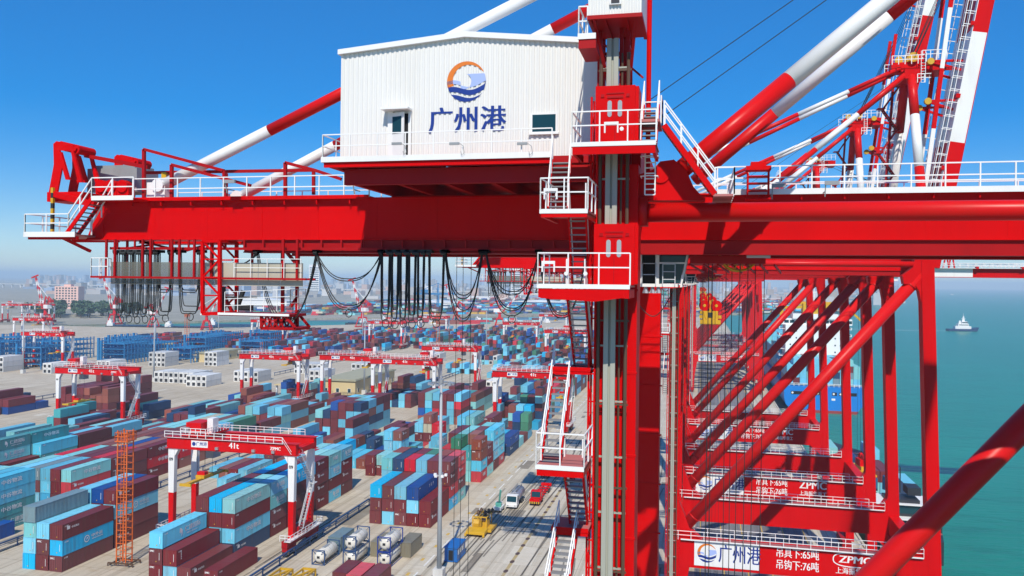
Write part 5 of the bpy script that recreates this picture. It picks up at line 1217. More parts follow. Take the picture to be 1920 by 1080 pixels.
rl = [(None, (-95.2, 138.6), 4.4, 11.6, 'nearest yard crane, yellow spreader lowered between its legs over maroon boxes'),
      ((922, 700), None, 30, 12, 'yard crane half hidden by the white stairs, beam above light blue stacks'),
      ((694, 676), None, 20.5, 15.5, 'yard crane right of the cream office, trolley parked at its right end'),
      ((599, 669), None, 19, 15.5, 'yard crane straddling the cream office, overlapped by another at its right end'),
      ((449, 667), None, 19.5, 16, 'yard crane standing over white refrigerated boxes, left of the cream office'),
      ((104, 693), None, 5, 8, 'left yard crane above a pile of maroon boxes, yellow spreader hanging low'),
      ((41, 625), None, 19, 9, 'yard crane in front of the blue racking with red trolley at right'),
      ((3, 571), None, 8, 15, 'small far yard crane at the left edge near the river'), ((54, 571), None, 12, 15, 'small far yard crane beside the left harbour crane foot'), ((24, 598), None, 18, 15, 'small yard crane just behind the blue racking at far left'),
      ((790, 652), None, 16, 13, 'yard crane beyond the open concrete lane with boxes at its right leg'),
      ((942, 606), None, 6, 9, 'far yard crane spanning blue stacks near the river'),
      ((1010, 591), None, 14, 14, 'far yard crane at the riverside, right of the one over blue stacks'),
      ((470, 601), None, 12, 14, 'far yard crane below the small lattice foot of the festoon frame'), ((690, 604), None, 14, 14, 'far yard crane between the two cable clusters near the river'),
      ((1020, 621), None, 13, 9, 'far yard crane just left of the lift mast, above orange boxes'),
      ((782, 594), None, 12, 14, 'far yard crane at the river bank below the festoon loops')]
src = rtg
for i, (pp, xy, tx, sz, lb) in enumerate(rl):
    o = rtg if i == 0 else copy_tree(rtg)
    x, y = xy if xy else rtg_at(*pp)
    put_rtg(o, x, y, 0, min(tx, 22), sz, lb)
# ------------------------------------------------------------------ blue conductor rails between the lanes
def conductor(x, y0, y1, label, near=True, step=5.6):
    o = empty('conductor_rail', (x, y0, 0), 0, label, 'rail fence', 'conductor rail fences between the lanes')
    b = MB(); L = y1-y0
    b.box(-.16, .16, 0, L, 1.42, 1.60); b.box(-.34, -.24, 0, L, 1.42, 1.50); b.box(.24, .34, 0, L, 1.20, 1.30); b.box(-.06, .06, 0, L, .25, .36)
    b.build('rail', M['blue_rail'], o)
    n = int(L/step); me = None
    for i in range(n+1):
        if me is None:
            p = MB(); p.box(-.09, .09, -.09, .09, 0, 1.42); p.box(-.4, .4, -.05, .05, 1.30, 1.42); p.box(-.25, .25, -.25, .25, 0, .08); q = p.build('post', M['blue_rail'], o); me = q.data
        else: q = bpy.data.objects.new('post', me); COL.objects.link(q); q.parent = o
        q.location = (0, i*step, 0)
conductor(-69.8, 112, 168, 'blue conductor rail running past the nearest yard crane foot to the tank containers')
conductor(-69.8, 222, 290, 'blue conductor rail emerging beyond the mixed rows under the second yard crane')
conductor(-69.8, 452, 540, 'blue conductor rail far down the lane by the blue stacks')
conductor(-121.0, 104, 132, 'blue conductor rail at left edge beside the orange mast block')
conductor(-122.4, 158, 236, 'blue conductor rail between the long low block and the orange mast')
conductor(-176, 205, 285, 'blue conductor rail left of the orange mast top, behind turquoise boxes')
conductor(-255, 250, 320, 'blue conductor rail at far left above the maroon pile')
conductor(-124, 390, 470, 'blue conductor rail behind the cream office')
conductor(-210, 380, 620, 'long blue conductor rail crossing the far yard left of the cream shed')
conductor(-176, 400, 640, 'long blue conductor rail crossing the far yard right of the cream shed')
conductor(-300, 520, 640, 'faint conductor rail before the river bank below the festoon gangway')
conductor(-105, 315, 330, 'short blue conductor rail end piece on the open lane')
# lighting masts
def light_mast(x, y, h, label, lamps=True):
    o = empty('lighting_mast', (x, y, 0), 0, label, 'lamp mast', 'tall lighting masts')
    b = MB(); b.tube([(0, 0, 1.5), (0, 0, h*.5), (0, 0, h)], .42, 16, True, .20); smooth_tubes(b.build('pole', M['mast_grey'], o))
    b = MB(); b.box(-.85, .85, -.85, .85, 0, 1.9); b.box(-.95, .95, -.95, .95, -.02, .12); b.build('plinth', M['concrete_block'], o)
    b = MB(); n = 20; b.tube([(1.9*math.cos(2*math.pi*k/n), 1.9*math.sin(2*math.pi*k/n), h-.2) for k in range(n+1)], .05, 5, False)
    for k in range(6): a = math.pi*k/3; b.bar((0, 0, h-.1), (1.9*math.cos(a), 1.9*math.sin(a), h-.2), .06)
    b.tube([(0, 0, h-.3), (0, 0, h+.35)], .38, 10); b.build('lamp_ring', M['grey'], o)
    b = MB()
    for k in range(12): a = math.pi*k/6; x_, y_ = 1.95*math.cos(a), 1.95*math.sin(a); b.box(x_-.26, x_+.26, y_-.26, y_+.26, h-.48, h-.15)
    b.build('lamp_head', M['silver'], o)
    if lamps:
        b = MB()
        for k in range(5): a = 2*math.pi*k/5+.4; x_, y_ = .95*math.cos(a), .95*math.sin(a); b.bar((0, 0, h*.525), (x_, y_, h*.525), .07); b.box(x_-.22, x_+.22, y_-.2, y_+.2, h*.525-.1, h*.525+.3)
        b.build('side_lamp', M['white'], o)
light_mast(-41.4, 129.6, 32.6, 'nearest tall grey lighting mast on a white plinth by the blue cabin')
for x, y, lb in ((-251, 341, 'grey lighting mast left of the white refrigerated rows'), (-332, 349, 'grey lighting mast in front of the blue racking at left'), (-144, 552, 'grey lighting mast in the open lane before the river crane'),
                 (-349, 548, 'grey lighting mast behind the festoon gangway end'), (-241, 564, 'grey lighting mast below the big festoon loop'), (-345, 470, 'grey lighting mast between the blue racks'), (-140, 330, 'grey lighting mast at the corner of the cream office'), (-60, 250, 'thin lighting mast among turquoise stacks left of the stair tower')):
    light_mast(x, y, 31, lb, False) if lb[0] != 't' else None
# orange lattice towers
def lattice(x, y, h, wd, label, full=True):
    o = empty('lattice_tower', (x, y, 0), R_(4), label, 'lattice tower', 'orange lattice towers')
    b = MB(); k = wd/2
    for sx in (-k, k):
        for sy in (-k, k): b.bar((sx, sy, .2), (sx, sy, h), .17)
    n = int(h/1.15)
    for i in range(n):
        z = .5+i*(h-.6)/n; z2 = .5+(i+1)*(h-.6)/n
        for a, c in (((-k, -k), (k, -k)), ((k, -k), (k, k)), ((k, k), (-k, k)), ((-k, k), (-k, -k))):
            b.bar((*a, z), (*c, z), .09)
        if full: b.bar((-k*.2, -k, z), (-k*.2, -k, z2), .06); b.bar((k*.5, -k, z), (k*.5, -k, z2), .06); b.bar((-k*.2, -k, z+.5), (k*.5, -k, z+.5), .05)
    b.build('frame', M['orange'], o)
    b = MB(); b.box(-k-.35, k+.35, -k-.35, k+.35, h-1.9, h-1.75); b.railing([(-k-.3, -k-.3, h-1.75), (k+.3, -k-.3, h-1.75), (k+.3, k+.3, h-1.75), (-k-.3, k+.3, h-1.75), (-k-.3, -k-.3, h-1.75)], 1.4, .6, .05); b.build('top_cage', M['orange'], o)
    if full:
        b = MB(); e = 2.3
        for s_ in (-1, 1): b.bar((-e, s_*1.1, .55), (e, s_*1.1, .55), .22); b.bar((s_*1.6, -e*.7, .5), (s_*1.6, e*.7, .5), .22)
        for sx in (-e, e):
            for sy in (-1.1, 1.1): b.bar((sx, sy, 0), (sx, sy, .55), .16)
        b.build('base_frame', M['brown_pipe'], o)
lattice(-95.6, 122.6, 23.1, 1.75, 'orange lattice tower standing in the lane between the two nearest container blocks')
lattice(-560, 560, 30, 2.0, 'pale orange lattice tower far left behind the blue racks', False)
lattice(-322, 470, 26, 2.0, 'pale orange lattice tower right of the racks, below the hanging frame', False)
lattice(-172, 530, 27, 2.0, 'orange lattice tower among maroon stacks near the river', False)
# ------------------------------------------------------------------ things on the quay road
k = empty('cabin', (-42.0, 140.6, 0), 0, 'blue flat roofed cabin with a row of windows by the lighting mast', 'cabin')
b = MB(); b.box(-1.15, 1.15, -2.6, 2.6, .25, 2.45); b.box(-1.25, 1.25, -2.7, 2.7, .12, .25); b.build('wall', M['blue_kiosk'], k)
b = MB(); b.box(-1.25, 1.25, -2.75, 2.75, 2.46, 2.60); b.box(-1.1, 1.1, -2.55, 2.55, 2.60, 2.63); b.build('roof', M['blue_kiosk'], k)
b = MB(); b.box(-.42, .42, -2.64, -2.60, .30, 2.1); b.build('door', M['void'], k)
me = None
for i in range(3):
    b = MB(); b.mat(1).box(1.15, 1.18, -1.9+i*1.3, -.85+i*1.3, 1.2, 2.1); b.mat(0).box(1.155, 1.20, -1.8+i*1.3, -.95+i*1.3, 1.28, 2.03); b.build('window', [M['glass_pale'], M['white']], k)
def wheels(par, xs, ys, r, wd=.32):
    for x in xs:
        for y in ys:
            b = MB(); b.mat(0).tube([(x-wd/2, y, r), (x+wd/2, y, r)], r, 16); b.mat(1).tube([(x-wd/2-.01, y, r), (x+wd/2+.01, y, r)], r*.5, 12); b.build('wheel', [M['tyre'], M['grey']], par)
def cab_body(par, col, y0, wd=2.4, h=2.9, L=1.9):
    b = MB(); w2 = wd/2; b.prism([(y0, .75), (y0+L, .75), (y0+L, h), (y0+.35, h), (y0+.02, h*.55)], 'x', -w2, w2); b.box(-w2, w2, y0-.12, y0, .55, 1.05); b.build('cab', col, par)
    b = MB(); b.add([(-w2+.15, y0-.0, h*.56), (w2-.15, y0-.0, h*.56), (w2-.15, y0+.30, h-.14), (-w2+.15, y0+.30, h-.14)], [(0, 1, 2, 3)]); b.v = [(x, y-.02, z) for x, y, z in b.v]
    for s_ in (-1, 1): b.add([(s_*(w2+.01), y0+.5, h*.56), (s_*(w2+.01), y0+L-.3, h*.56), (s_*(w2+.01), y0+L-.3, h-.2), (s_*(w2+.01), y0+.6, h-.2)], [(0, 1, 2, 3)])
    b.build('windscreen', M['glass'], par)
v = empty('tanker_truck', (-39.2, 177.5, 0), 0, 'white tanker truck with a silver ribbed tank facing the camera on the quay road', 'truck')
cab_body(v, M['white'], -4.2); b = MB(); b.box(-.5, .5, -2.6, 4.6, .7, 1.05); b.build('chassis', M['grey'], v)
b = MB(); b.tube([(0, -1.9, 2.0), (0, 4.5, 2.0)], 1.18, 20); b.box(-.35, .35, -1.6, 4.2, 3.14, 3.22); smooth_tubes(b.build('tank', M['silver'], v))
b = MB(); b.railing([(-.5, -1.6, 3.1), (.5, -1.6, 3.1), (.5, 4.0, 3.1), (-.5, 4.0, 3.1), (-.5, -1.6, 3.1)], .5, .9, .03); b.build('railing', M['grey'], v)
b = MB(); 
for s_ in (-.8, .8): b.box(s_-.18, s_+.18, -4.34, -4.31, .7, .95)
b.build('headlight', M['glass_pale'], v); wheels(v, (-1.0, 1.0), (-3.2, 1.6, 3.0), .5)
def tractor(x, y, label, dark=False, load=False):
    v = empty('terminal_tractor', (x, y, 0), 0, label, 'truck', 'red terminal tractors with trailers')
    col = M['dark_red'] if dark else M['red']
    cab_body(v, col, -4.6, 2.3, 2.9, 1.7)
    b = MB(); b.box(-1.1, 1.1, -6.1, -4.75, .7, 1.5); b.build('bonnet', col, v)
    b = MB()
    for i in range(9): b.mat(i % 2).box(-1.1+i*.245, -1.1+(i+1)*.245, -6.22, -6.11, .55, .98)
    b.build('bumper', [M['yellow'], M['black']], v)
    b = MB(); b.bar((-.55, -3, 1.15), (-.55, 8.6, 1.15), .22, .35); b.bar((.55, -3, 1.15), (.55, 8.6, 1.15), .22, .35)
    for i in range(6): b.bar((-1.2, -2.4+i*2.1, 1.2), (1.2, -2.4+i*2.1, 1.2), .2, .25)
    b.box(-1.22, 1.22, 8.2, 8.6, 1.1, 1.7); b.box(-1.22, 1.22, -2.9, -2.6, 1.1, 1.7); b.build('trailer_frame', col, v)
    wheels(v, (-.95, .95), (-4.9, -1.9, 6.0, 7.3), .5)
tractor(-34.9, 183.2, 'red terminal tractor with empty skeletal trailer right of the white tanker')
tractor(-31.0, 205.5, 'dark red terminal tractor parked in the crane shadow beyond the tanker', True)
tractor(-21.5, 292, 'far red tractor beside the stair tower, first of the two on the pale road', False)
tractor(-19.5, 314, 'farthest red tractor on the pale quay road', True)
for x, y, lb in ((-37.6, 212, 'dark green parked truck trailer in the crane shadow'),):
    v = empty('truck', (x, y, 0), 0, lb, 'truck'); cab_body(v, M['teal_kiosk'], -8.4, 2.3, 2.7); b = MB(); b.box(-1.2, 1.2, -6.0, 7.0, 1.0, 2.3); b.box(-1.25, 1.25, -6.1, 7.1, 2.3, 2.4); b.build('load_bed', M['hull_navy'], v); wheels(v, (-.95, .95), (-7.4, 4.5, 5.8), .5)
# yellow spreader unit parked on the road
v = empty('spreader_unit', (-41.6, 157.0, 0), 0, 'yellow lifting spreader unit parked on the quay road by a crane shadow', 'machine')
b = MB(); b.box(-1.9, 1.9, -4.6, -1.9, .55, .95); b.prism([(-4.6, .95), (-1.9, .95), (-1.9, 1.25), (-4.4, 1.02)], 'x', -1.9, 1.9); b.box(-.4, 2.6, -2.2, 2.8, .45, .95); b.box(-2.1, -1.7, -4.7, -4.4, .2, .7); b.box(1.5, 1.9, -4.7, -4.4, .2, .7)
b.build('base_frame', M['yellow'], v)
b = MB(); b.box(-1.2, .1, -1.5, .4, .95, 2.7); b.box(.5, 1.5, -.9, 1.2, .95, 2.3); b.box(-.9, 1.2, 1.3, 2.4, .95, 2.0); b.prism([(-1.7, .95), (-1.55, .95), (-1.55, 2.6), (-1.9, 1.9)], 'x', -1.1, .0)
for s_ in (-1.3, -.2, .4, 1.5): b.bar((s_, -1.6, .95), (s_, -1.6, 3.2), .16); b.bar((s_, 2.5, .95), (s_, 2.5, 3.1), .16); b.bar((s_, -1.6, 3.1), (s_, 2.5, 3.1), .16)
b.bar((-1.3, -1.6, 3.15), (1.5, -1.6, 3.15), .18); b.bar((-1.3, 2.5, 3.15), (1.5, 2.5, 3.15), .18); b.bar((-1.3, -1.6, 1), (1.5, 2.5, 3), .12)
b.build('housing', M['yellow'], v)
b = MB()
for x, y in ((-.8, .8), (.6, 1.0), (1.0, 2.2), (-.6, 2.3), (1.6, 2.8)): b.tube([(x-.25, y, 3.3), (x+.25, y, 3.3)], .42, 10); b.box(x-.1, x+.1, y-.12, y+.12, 2.9, 3.9)
b.box(-1.1, 1.2, -1.2, 2.2, 2.3, 2.6); b.build('sheave', M['brown_pipe'], v)
v = empty('mobile_lift', (-41.6, 171.5, 0), 0, 'small pale green lift with raised boom left of the white tanker', 'machine')
b = MB(); b.box(-.9, .9, -1.5, 1.5, .5, 1.1); b.tube([(0, .4, 1.1), (0, .4, 1.9)], .8, 12); b.build('chassis', M['white'], v)
b = MB(); b.bar((0, .4, 1.6), (.5, -.4, 4.6), .32); b.box(-.5, .7, -.9, .5, 1.1, 1.9); b.build('boom', M['teal_kiosk'], v); wheels(v, (-.8, .8), (-1.1, 1.1), .4, .25)
# orange hydrants at the mast foot
for x, y, lb, m in ((-39.2, 127.6, 'yellow hydrant manifold right of the mast plinth', 'yellow'), (-43.5, 127.0, 'orange hydrant left of the mast plinth', 'orange')):
    v = empty('hydrant', (x, y, 0), 0, lb, 'hydrant'); b = MB(); b.tube([(0, 0, 0), (0, 0, 1.1)], .16, 10); b.tube([(-.4, 0, .75), (.4, 0, .75)], .11, 8); b.tube([(0, 0, 1.1), (0, 0, 1.3)], .22, 10, True, .05); b.build('standpipe', M[m], v); b = MB(); b.tube([(-.42, 0, .75), (-.52, 0, .75)], .17, 8); b.tube([(.42, 0, .75), (.52, 0, .75)], .17, 8); b.build('valve', M['dark_red'], v)
# small white pickup far left
for x, y, lb in ((-330, 325, 'small white car on the open yard at far left'), (-118, 360, 'small dark car on the open concrete beyond the cream office')):
    v = empty('car', (x, y, 0), R_(-55), lb, 'car'); b = MB(); b.prism([(-2.2, .35), (2.2, .35), (2.2, .9), (1.5, 1.0), (.9, 1.5), (-.9, 1.5), (-1.4, .95), (-2.2, .9)], 'x', -.9, .9); b.build('body', M['white'] if x < -200 else M['hull_dark'], v); b = MB(); b.prism([(-1.3, .98), (1.4, 1.0), (.85, 1.46), (-.85, 1.46)], 'x', -.91, .91); b.build('window', M['glass'], v); wheels(v, (-.85, .85), (-1.4, 1.4), .34, .2)
# ------------------------------------------------------------------ tank containers
def tank(x, y, z, label, frame='blue_rail'):
    o = empty('tank_container', (x, y, z), 0, label, 'tank', 'white tank containers')
    b = MB(); h = 3.03; w2 = 1.22; H_ = 2.6
    for sy in (-h, h):
        s_ = .12 if sy < 0 else -.12; yc = sy+s_/2
        for sx in (-w2+.07, w2-.07): b.bar((sx, yc, 0), (sx, yc, H_), .15)
        b.bar((-w2, yc, H_-.07), (w2, yc, H_-.07), .13); b.bar((-w2, yc, .07), (w2, yc, .07), .13)
        for a, c in (((-w2, 0), (-.5, .8)), ((w2, 0), (.5, .8)), ((-w2, H_), (-.5, 1.9)), ((w2, H_), (.5, 1.9))): b.bar((a[0], yc, a[1]), (c[0], yc, c[1]), .08)
    for sx in (-w2+.07, w2-.07): b.bar((sx, -h, .07), (sx, h, .07), .11)
    for sx in (-w2+.07,): b.bar((sx, -h, H_-.07), (sx, h, H_-.07), .06)
    b.build('frame', M[frame], o)
    b = MB(); n = 24; prof = [(-2.92, .12), (-2.86, .62), (-2.72, .92), (-2.5, 1.07), (2.5, 1.07), (2.72, .92), (2.86, .62), (2.92, .12)]; 
    for i, (yy, r) in enumerate(prof): b.v += [(r*math.cos(2*math.pi*k/n), yy, 1.32+r*math.sin(2*math.pi*k/n)) for k in range(n)]
    for i in range(len(prof)-1):
        for k in range(n): b.face([i*n+k, i*n+(k+1) % n, (i+1)*n+(k+1) % n, (i+1)*n+k])
    b.face([k for k in range(n)]); b.face([(len(prof)-1)*n+k for k in range(n)]); t = b.build('barrel', M['tank_white'], o); t.data.polygons.foreach_set('use_smooth', [True]*len(t.data.polygons))
    b = MB()
    for yy in (-1.5, 0, 1.5): b.tube([(1.085*math.cos(2*math.pi*k/20), yy, 1.32+1.085*math.sin(2*math.pi*k/20)) for k in range(21)], .03, 5, False)
    b.box(-.3, .3, -1.0, 1.0, 2.37, 2.43); b.tube([(0, 1.6, 2.38), (0, 1.6, 2.5)], .28, 10); b.build('band', M['grey'], o)
    b = MB(); b.box(-.28, .22, -2.965, -2.93, 1.1, 1.5); b.build('plate', M['letter_black'], o)
tank(-63.6, 133.8, 0, 'single white tank container in a blue frame, leftmost by the conductor rail')
tank(-58.2, 134.6, 0, 'lower tank container of the middle pair, mostly behind maroon boxes'); tank(-58.2, 134.6, 2.62, 'upper tank container of the middle pair, round end facing the camera')
tank(-52.3, 135.6, 0, 'lower tank container of the right pair, beige barrel in navy frame', 'logo_blue'); tank(-52.3, 135.6, 2.62, 'upper tank container of the right pair beside olive boxes', 'logo_blue')
for x, y, lb in ((-66.2, 121.6, 'left yellow lifting frame at the bottom edge'), (-62.6, 122.6, 'right yellow lifting frame at the bottom edge, beside maroon boxes')):
    o = empty('lifting_frame', (x, y, 0), 0, lb, 'lifting frame', 'yellow lifting frames')
    b = MB()
    for sx in (-1.1, 1.1): b.bar((sx, -2.9, 1.2), (sx, 2.9, 1.2), .22, .3)
    for sy in (-2.9, 2.9): b.bar((-1.2, sy, 1.2), (1.2, sy, 1.2), .3, .35)
    b.bar((-1.1, -2.9, 1.3), (1.1, 2.9, 1.3), .25, .25); b.build('top_frame', M['yellow'], o)
    for sx in (-1.1, 1.1):
        for sy in (-2.9, 2.9): b = MB(); b.bar((sx, sy, 0), (sx, sy, 1.05), .25); b.build('leg', M['yellow'], o)
# ------------------------------------------------------------------ yard buildings and racking
def office(x, y, wx, wy, h, label, nwin, rz=0, floors=1):
    o = empty('office_building', (x, y, 0), rz, label, 'building')
    b = MB(); b.box(-wx/2, wx/2, -wy/2, wy/2, 0, h); b.build('wall', M['cream'], o)
    b = MB(); b.box(-wx/2-.6, wx/2+.6, -wy/2-.6, wy/2+.6, h+.003, h+.5); b.box(-wx/2, wx/2, -wy/2, wy/2, h+.5, h+.75); b.build('roof', M['flat_roof'], o)
    me = None
    for i in range(nwin):
        for f in range(floors):
            t = -wy/2+wy*(i+.5)/nwin; z0 = 1.2+f*3.2
            b = MB(); b.mat(1).box(wx/2, wx/2+.06, t-.75, t+.75, z0-.1, z0+1.7); b.mat(0).box(wx/2+.02, wx/2+.09, t-.62, t+.62, z0, z0+1.6); b.build('window', [M['glass'], M['white']], o)
    for i in range(max(2, nwin//2)):
        t = -wx/2+wx*(i+.5)/max(2, nwin//2); b = MB(); b.mat(1).box(t-.8, t+.8, -wy/2-.06, -wy/2, 1.1, 2.9); b.mat(0).box(t-.65, t+.65, -wy/2-.09, -wy/2-.02, 1.2, 2.8); b.build('window', [M['glass'], M['white']], o)
office(-150, 348, 16, 46, 6.0, 'cream two storey office with flat olive roof among the yard cranes', 7)
office(-283, 444, 12, 32, 5.0, 'small cream workshop beside the white refrigerated rows', 4)
office(-336, 505, 18, 60, 5.5, 'long low cream shed behind the blue racking', 5)
b = empty('shelter', (-166, 318, 0), 0, 'beige flat canopy shelter in front of the cream office', 'shelter'); q = MB(); q.box(-9, 9, -1.5, 1.5, 4.2, 4.6); q.build('roof', M['cream'], b)
for x in (-8.5, 8.5): q = MB(); q.box(x-.3, x+.3, -.4, .4, 0, 4.2); q.build('post', M['white'], b)
def rack(x, y, wx, ny, lv, label):
    o = empty('container_rack', (x, y, 0), 0, label, 'rack', 'blue steel racks for refrigerated containers')
    b = MB(); st = 2.9
    for i in range(ny+1):
        for xx in (0, wx): b.bar((xx, i*st, 0), (xx, i*st, lv*2.9+1.2), .42)
        if i % 2 == 0: b.box(-.6, .6, i*st-.6, i*st+.6, 0, lv*2.9+1.5)
    for l in range(lv):
        z = 2.6+l*2.9
        for xx in (0, wx*.5, wx): b.bar((xx, 0, z), (xx, ny*st, z), .3)
        for i in range(ny+1): b.bar((0, i*st, z), (wx, i*st, z), .3)
        b.box(0, 1.4, 0, ny*st, z, z+.1)
        for xx in (0, wx): b.bar((xx, 0, z+1.1), (xx, ny*st, z+1.1), .14)
    for i in range(ny): b.bar((0, i*st, 0), (0, (i+1)*st, lv*2.9), .16); b.bar((wx, i*st, lv*2.9), (wx, (i+1)*st, 0), .16)
    b.build('frame', M['rack_blue'], o)
for x, y, n, lv, lb in ((-380, 352, 5, 4, 'blue rack cut by the left edge of the picture'), (-352, 366, 8, 4, 'blue rack behind the leftmost lighting mast'), (-330, 402, 8, 4, 'blue rack behind the left yard crane legs'), (-300, 420, 7, 3, 'blue rack behind the white stacked boxes'),
                        (-356, 440, 9, 4, 'blue rack in the middle of the back row'), (-318, 462, 9, 4, 'tall blue rack right of the middle one'), (-290, 480, 8, 3, 'low blue rack next to the long cream shed'), (-306, 520, 8, 4, 'rightmost blue rack below the festoon loops'), (-420, 420, 10, 4, 'blue rack far behind the left edge rack'), (-400, 380, 9, 4, 'blue rack just inside the left picture edge'), (-374, 402, 10, 4, 'blue rack between the left edge and the yard crane legs'), (-338, 440, 9, 3, 'blue rack behind the middle white stack'), (-326, 492, 9, 4, 'blue rack below the right end of the festoon gangway'), (-345, 418, 9, 4, 'blue rack in front of the middle back row')):
    rack(x, y, 15, n, lv, lb)
# ------------------------------------------------------------------ level-luffing harbour cranes on the river bank
def harbour_crane(x, y, s, slew, luff, label):
    o = empty('harbour_crane', (x, y, 0), slew, label, 'crane', 'red and white harbour cranes on the river bank'); o.scale = (s, s, s)
    b = MB()
    for sx in (-5, 5):
        for sy in (-5, 5): b.bar((sx, sy, .4), (sx*.55, sy*.55, 10), 1.0)
        b.bar((sx, -5.5, 1.0), (sx, 5.5, 1.0), 1.2)
    b.bar((-5, -5, 4), (5, -5, 4), .5); b.box(-3.2, 3.2, -3.2, 3.2, 9.6, 11); b.tube([(0, 0, 11), (0, 0, 16)], 1.8, 12, True, 1.4); b.build('portal', M['red'], o)
    b = MB(); b.mat(0).box(-3, 3, -2.4, 2.4, 16, 16.6); b.mat(1).box(-6.5, 0, -2.3, 2.3, 16.6, 20.5); b.mat(0).box(-6.6, .1, -2.4, 2.4, 20.5, 20.9); b.mat(1).box(.4, 2.4, -2.2, -.4, 16.6, 19); b.build('machine_house', [M['red'], M['white']], o)
    b = MB()
    for sy in (-1.6, 1.6): b.bar((-1.5, sy, 20.5), (-3.0, sy, 29), .6); b.bar((2.2, sy, 16.6), (-2.8, sy, 28.6), .6); b.bar((-3.0, sy, 28), (-9, sy, 24.5), .7)
    b.box(-10.5, -7.5, -1.8, 1.8, 22.6, 25.4); b.build('mast_frame', M['red'], o)
    L = 34; tip = Vector((3+L*math.cos(luff), 0, 17+L*math.sin(luff))); a = Vector((3, 0, 17)); b = MB()
    for i in range(7):
        p, q = a.lerp(tip, i/7), a.lerp(tip, (i+1)/7); b.mat(0 if i % 2 == 0 else 1)
        w0, w1 = 1.7-.16*i, 1.7-.16*(i+1)
        for sy in (-1, 1):
            for dz in (-.8, .8): b.bar(p+Vector((0, sy*w0, dz)), q+Vector((0, sy*w1, dz)), .4)
        b.bar(p+Vector((0, -w0, -.8)), q+Vector((0, w1, .8)), .3); b.bar(p+Vector((0, -w0, .8)), q+Vector((0, w1, -.8)), .3); b.bar(p+Vector((0, -w0, .8)), q+Vector((0, -w1, -.8)), .3)
    b.mat(0).bar(tip+Vector((-4, 0, 1.8)), tip+Vector((6, 0, -1.0)), 1.4, 1.2); b.mat(1).bar((-3, 0, 28.6), tip.lerp(a, .25)+Vector((0, 0, .6)), .4); b.build('jib', [M['red'], M['white']], o)
for x, y, s, sl_, lu, lb in ((-640, 700, 1.0, R_(165), R_(66), 'harbour crane at far left with steep jib, nearer the picture edge'), (-588, 735, 1.0, R_(168), R_(66), 'harbour crane left of the festoon gangway with steep jib'), (-452, 690, .85, R_(20), R_(62), 'harbour crane hidden behind the festoon gangway'),
                             (-338, 790, 1.0, R_(160), R_(70), 'harbour crane seen through the big festoon loop'), (-205, 840, 1.0, R_(15), R_(48), 'harbour crane with jib slanting up to the right between festoon loops'), (-270, 900, .9, R_(170), R_(68), 'harbour crane behind the cluster of hanging cables'), (-520, 705, .8, R_(10), R_(65), 'harbour crane just left of the cable loops near moored barges')):
    harbour_crane(x, y, s, sl_, lu, lb)
# ------------------------------------------------------------------ boats on the river
def barge(x, y, L, wd, rz, hull, label, load=None, name='barge'):
    o = empty(name, (x, y, -3), rz, label, 'boat', 'barges and boats moored on the river'); b = MB(); h = L/2
    b.prism([(-h, -wd/2), (h-wd*.7, -wd/2), (h, 0), (h-wd*.7, wd/2), (-h, wd/2)], 'z', -.5, 2.2); b.build('hull', M[hull], o)
    b = MB(); b.box(-h+1, -h+7, -wd*.36, wd*.36, 2.2, 5.2); b.box(-h+1.5, -h+5.5, -wd*.3, wd*.3, 5.2, 7.6); b.box(-h+2, -h+3, -.5, .5, 7.6, 9.5); b.build('deckhouse', M['ship_white'], o)
    if load:
        b = MB(); rr = random.Random(int(L*10+x))
        xx = -h+9
        while xx+12 < h-wd*.6:
            for j in range(int(wd//2.6)):
                for t in range(rr.randint(1, 2)): b.col = HUE[rr.choice(load)][1]; b.box(xx, xx+12, -wd/2+.4+j*2.6, -wd/2+2.8+j*2.6, 2.2+t*2.6, 4.75+t*2.6)
            xx += 12.6
        q = b.build('cargo', M['box_far'], o); q['kind'] = 'stuff'
    else:
        b = MB(); b.box(-h+9, h-wd*.8, -wd*.38, wd*.38, 2.2, 3.1); b.build('hatch', M['hull_navy'], o)
for i, (x, y, L, wd, rz, hl, ld, lb) in enumerate(((-560, 735, 62, 11, .25, 'hull_dark', None, 'dark moored barge behind the left harbour cranes'), (-500, 742, 58, 11, .3, 'hull_dark', None, 'dark moored barge left of the hanging cables'), (-480, 790, 60, 11, .25, 'hull_navy', None, 'navy barge behind the hanging cable cluster'),
        (-425, 790, 55, 10, .5, 'hull_dark', None, 'dark barge right of the cable rings'), (-385, 880, 30, 8, 2.9, 'hull_dark', None, 'small tug boat with white wheelhouse on the grey river'), (-330, 940, 90, 15, .6, 'hull_dark', 'MMRBU', 'loaded dark barge with maroon boxes beyond the lattice foot'),
        (-262, 905, 85, 14, .6, 'hull_dark', 'BBMRK', 'loaded barge of rust boxes seen below the big loop'), (-225, 985, 95, 15, .6, 'hull_red', 'TTLM', 'pale loaded river ship behind the right cable cluster'), (-170, 985, 34, 9, .7, 'hull_dark', None, 'small yellowish work boat near the river bank'),
        (-205, 915, 28, 8, .6, 'hull_navy', None, 'small blue boat moored at the bank under the cables'))):
    barge(x, y, L, wd, rz, hl, lb, ld)
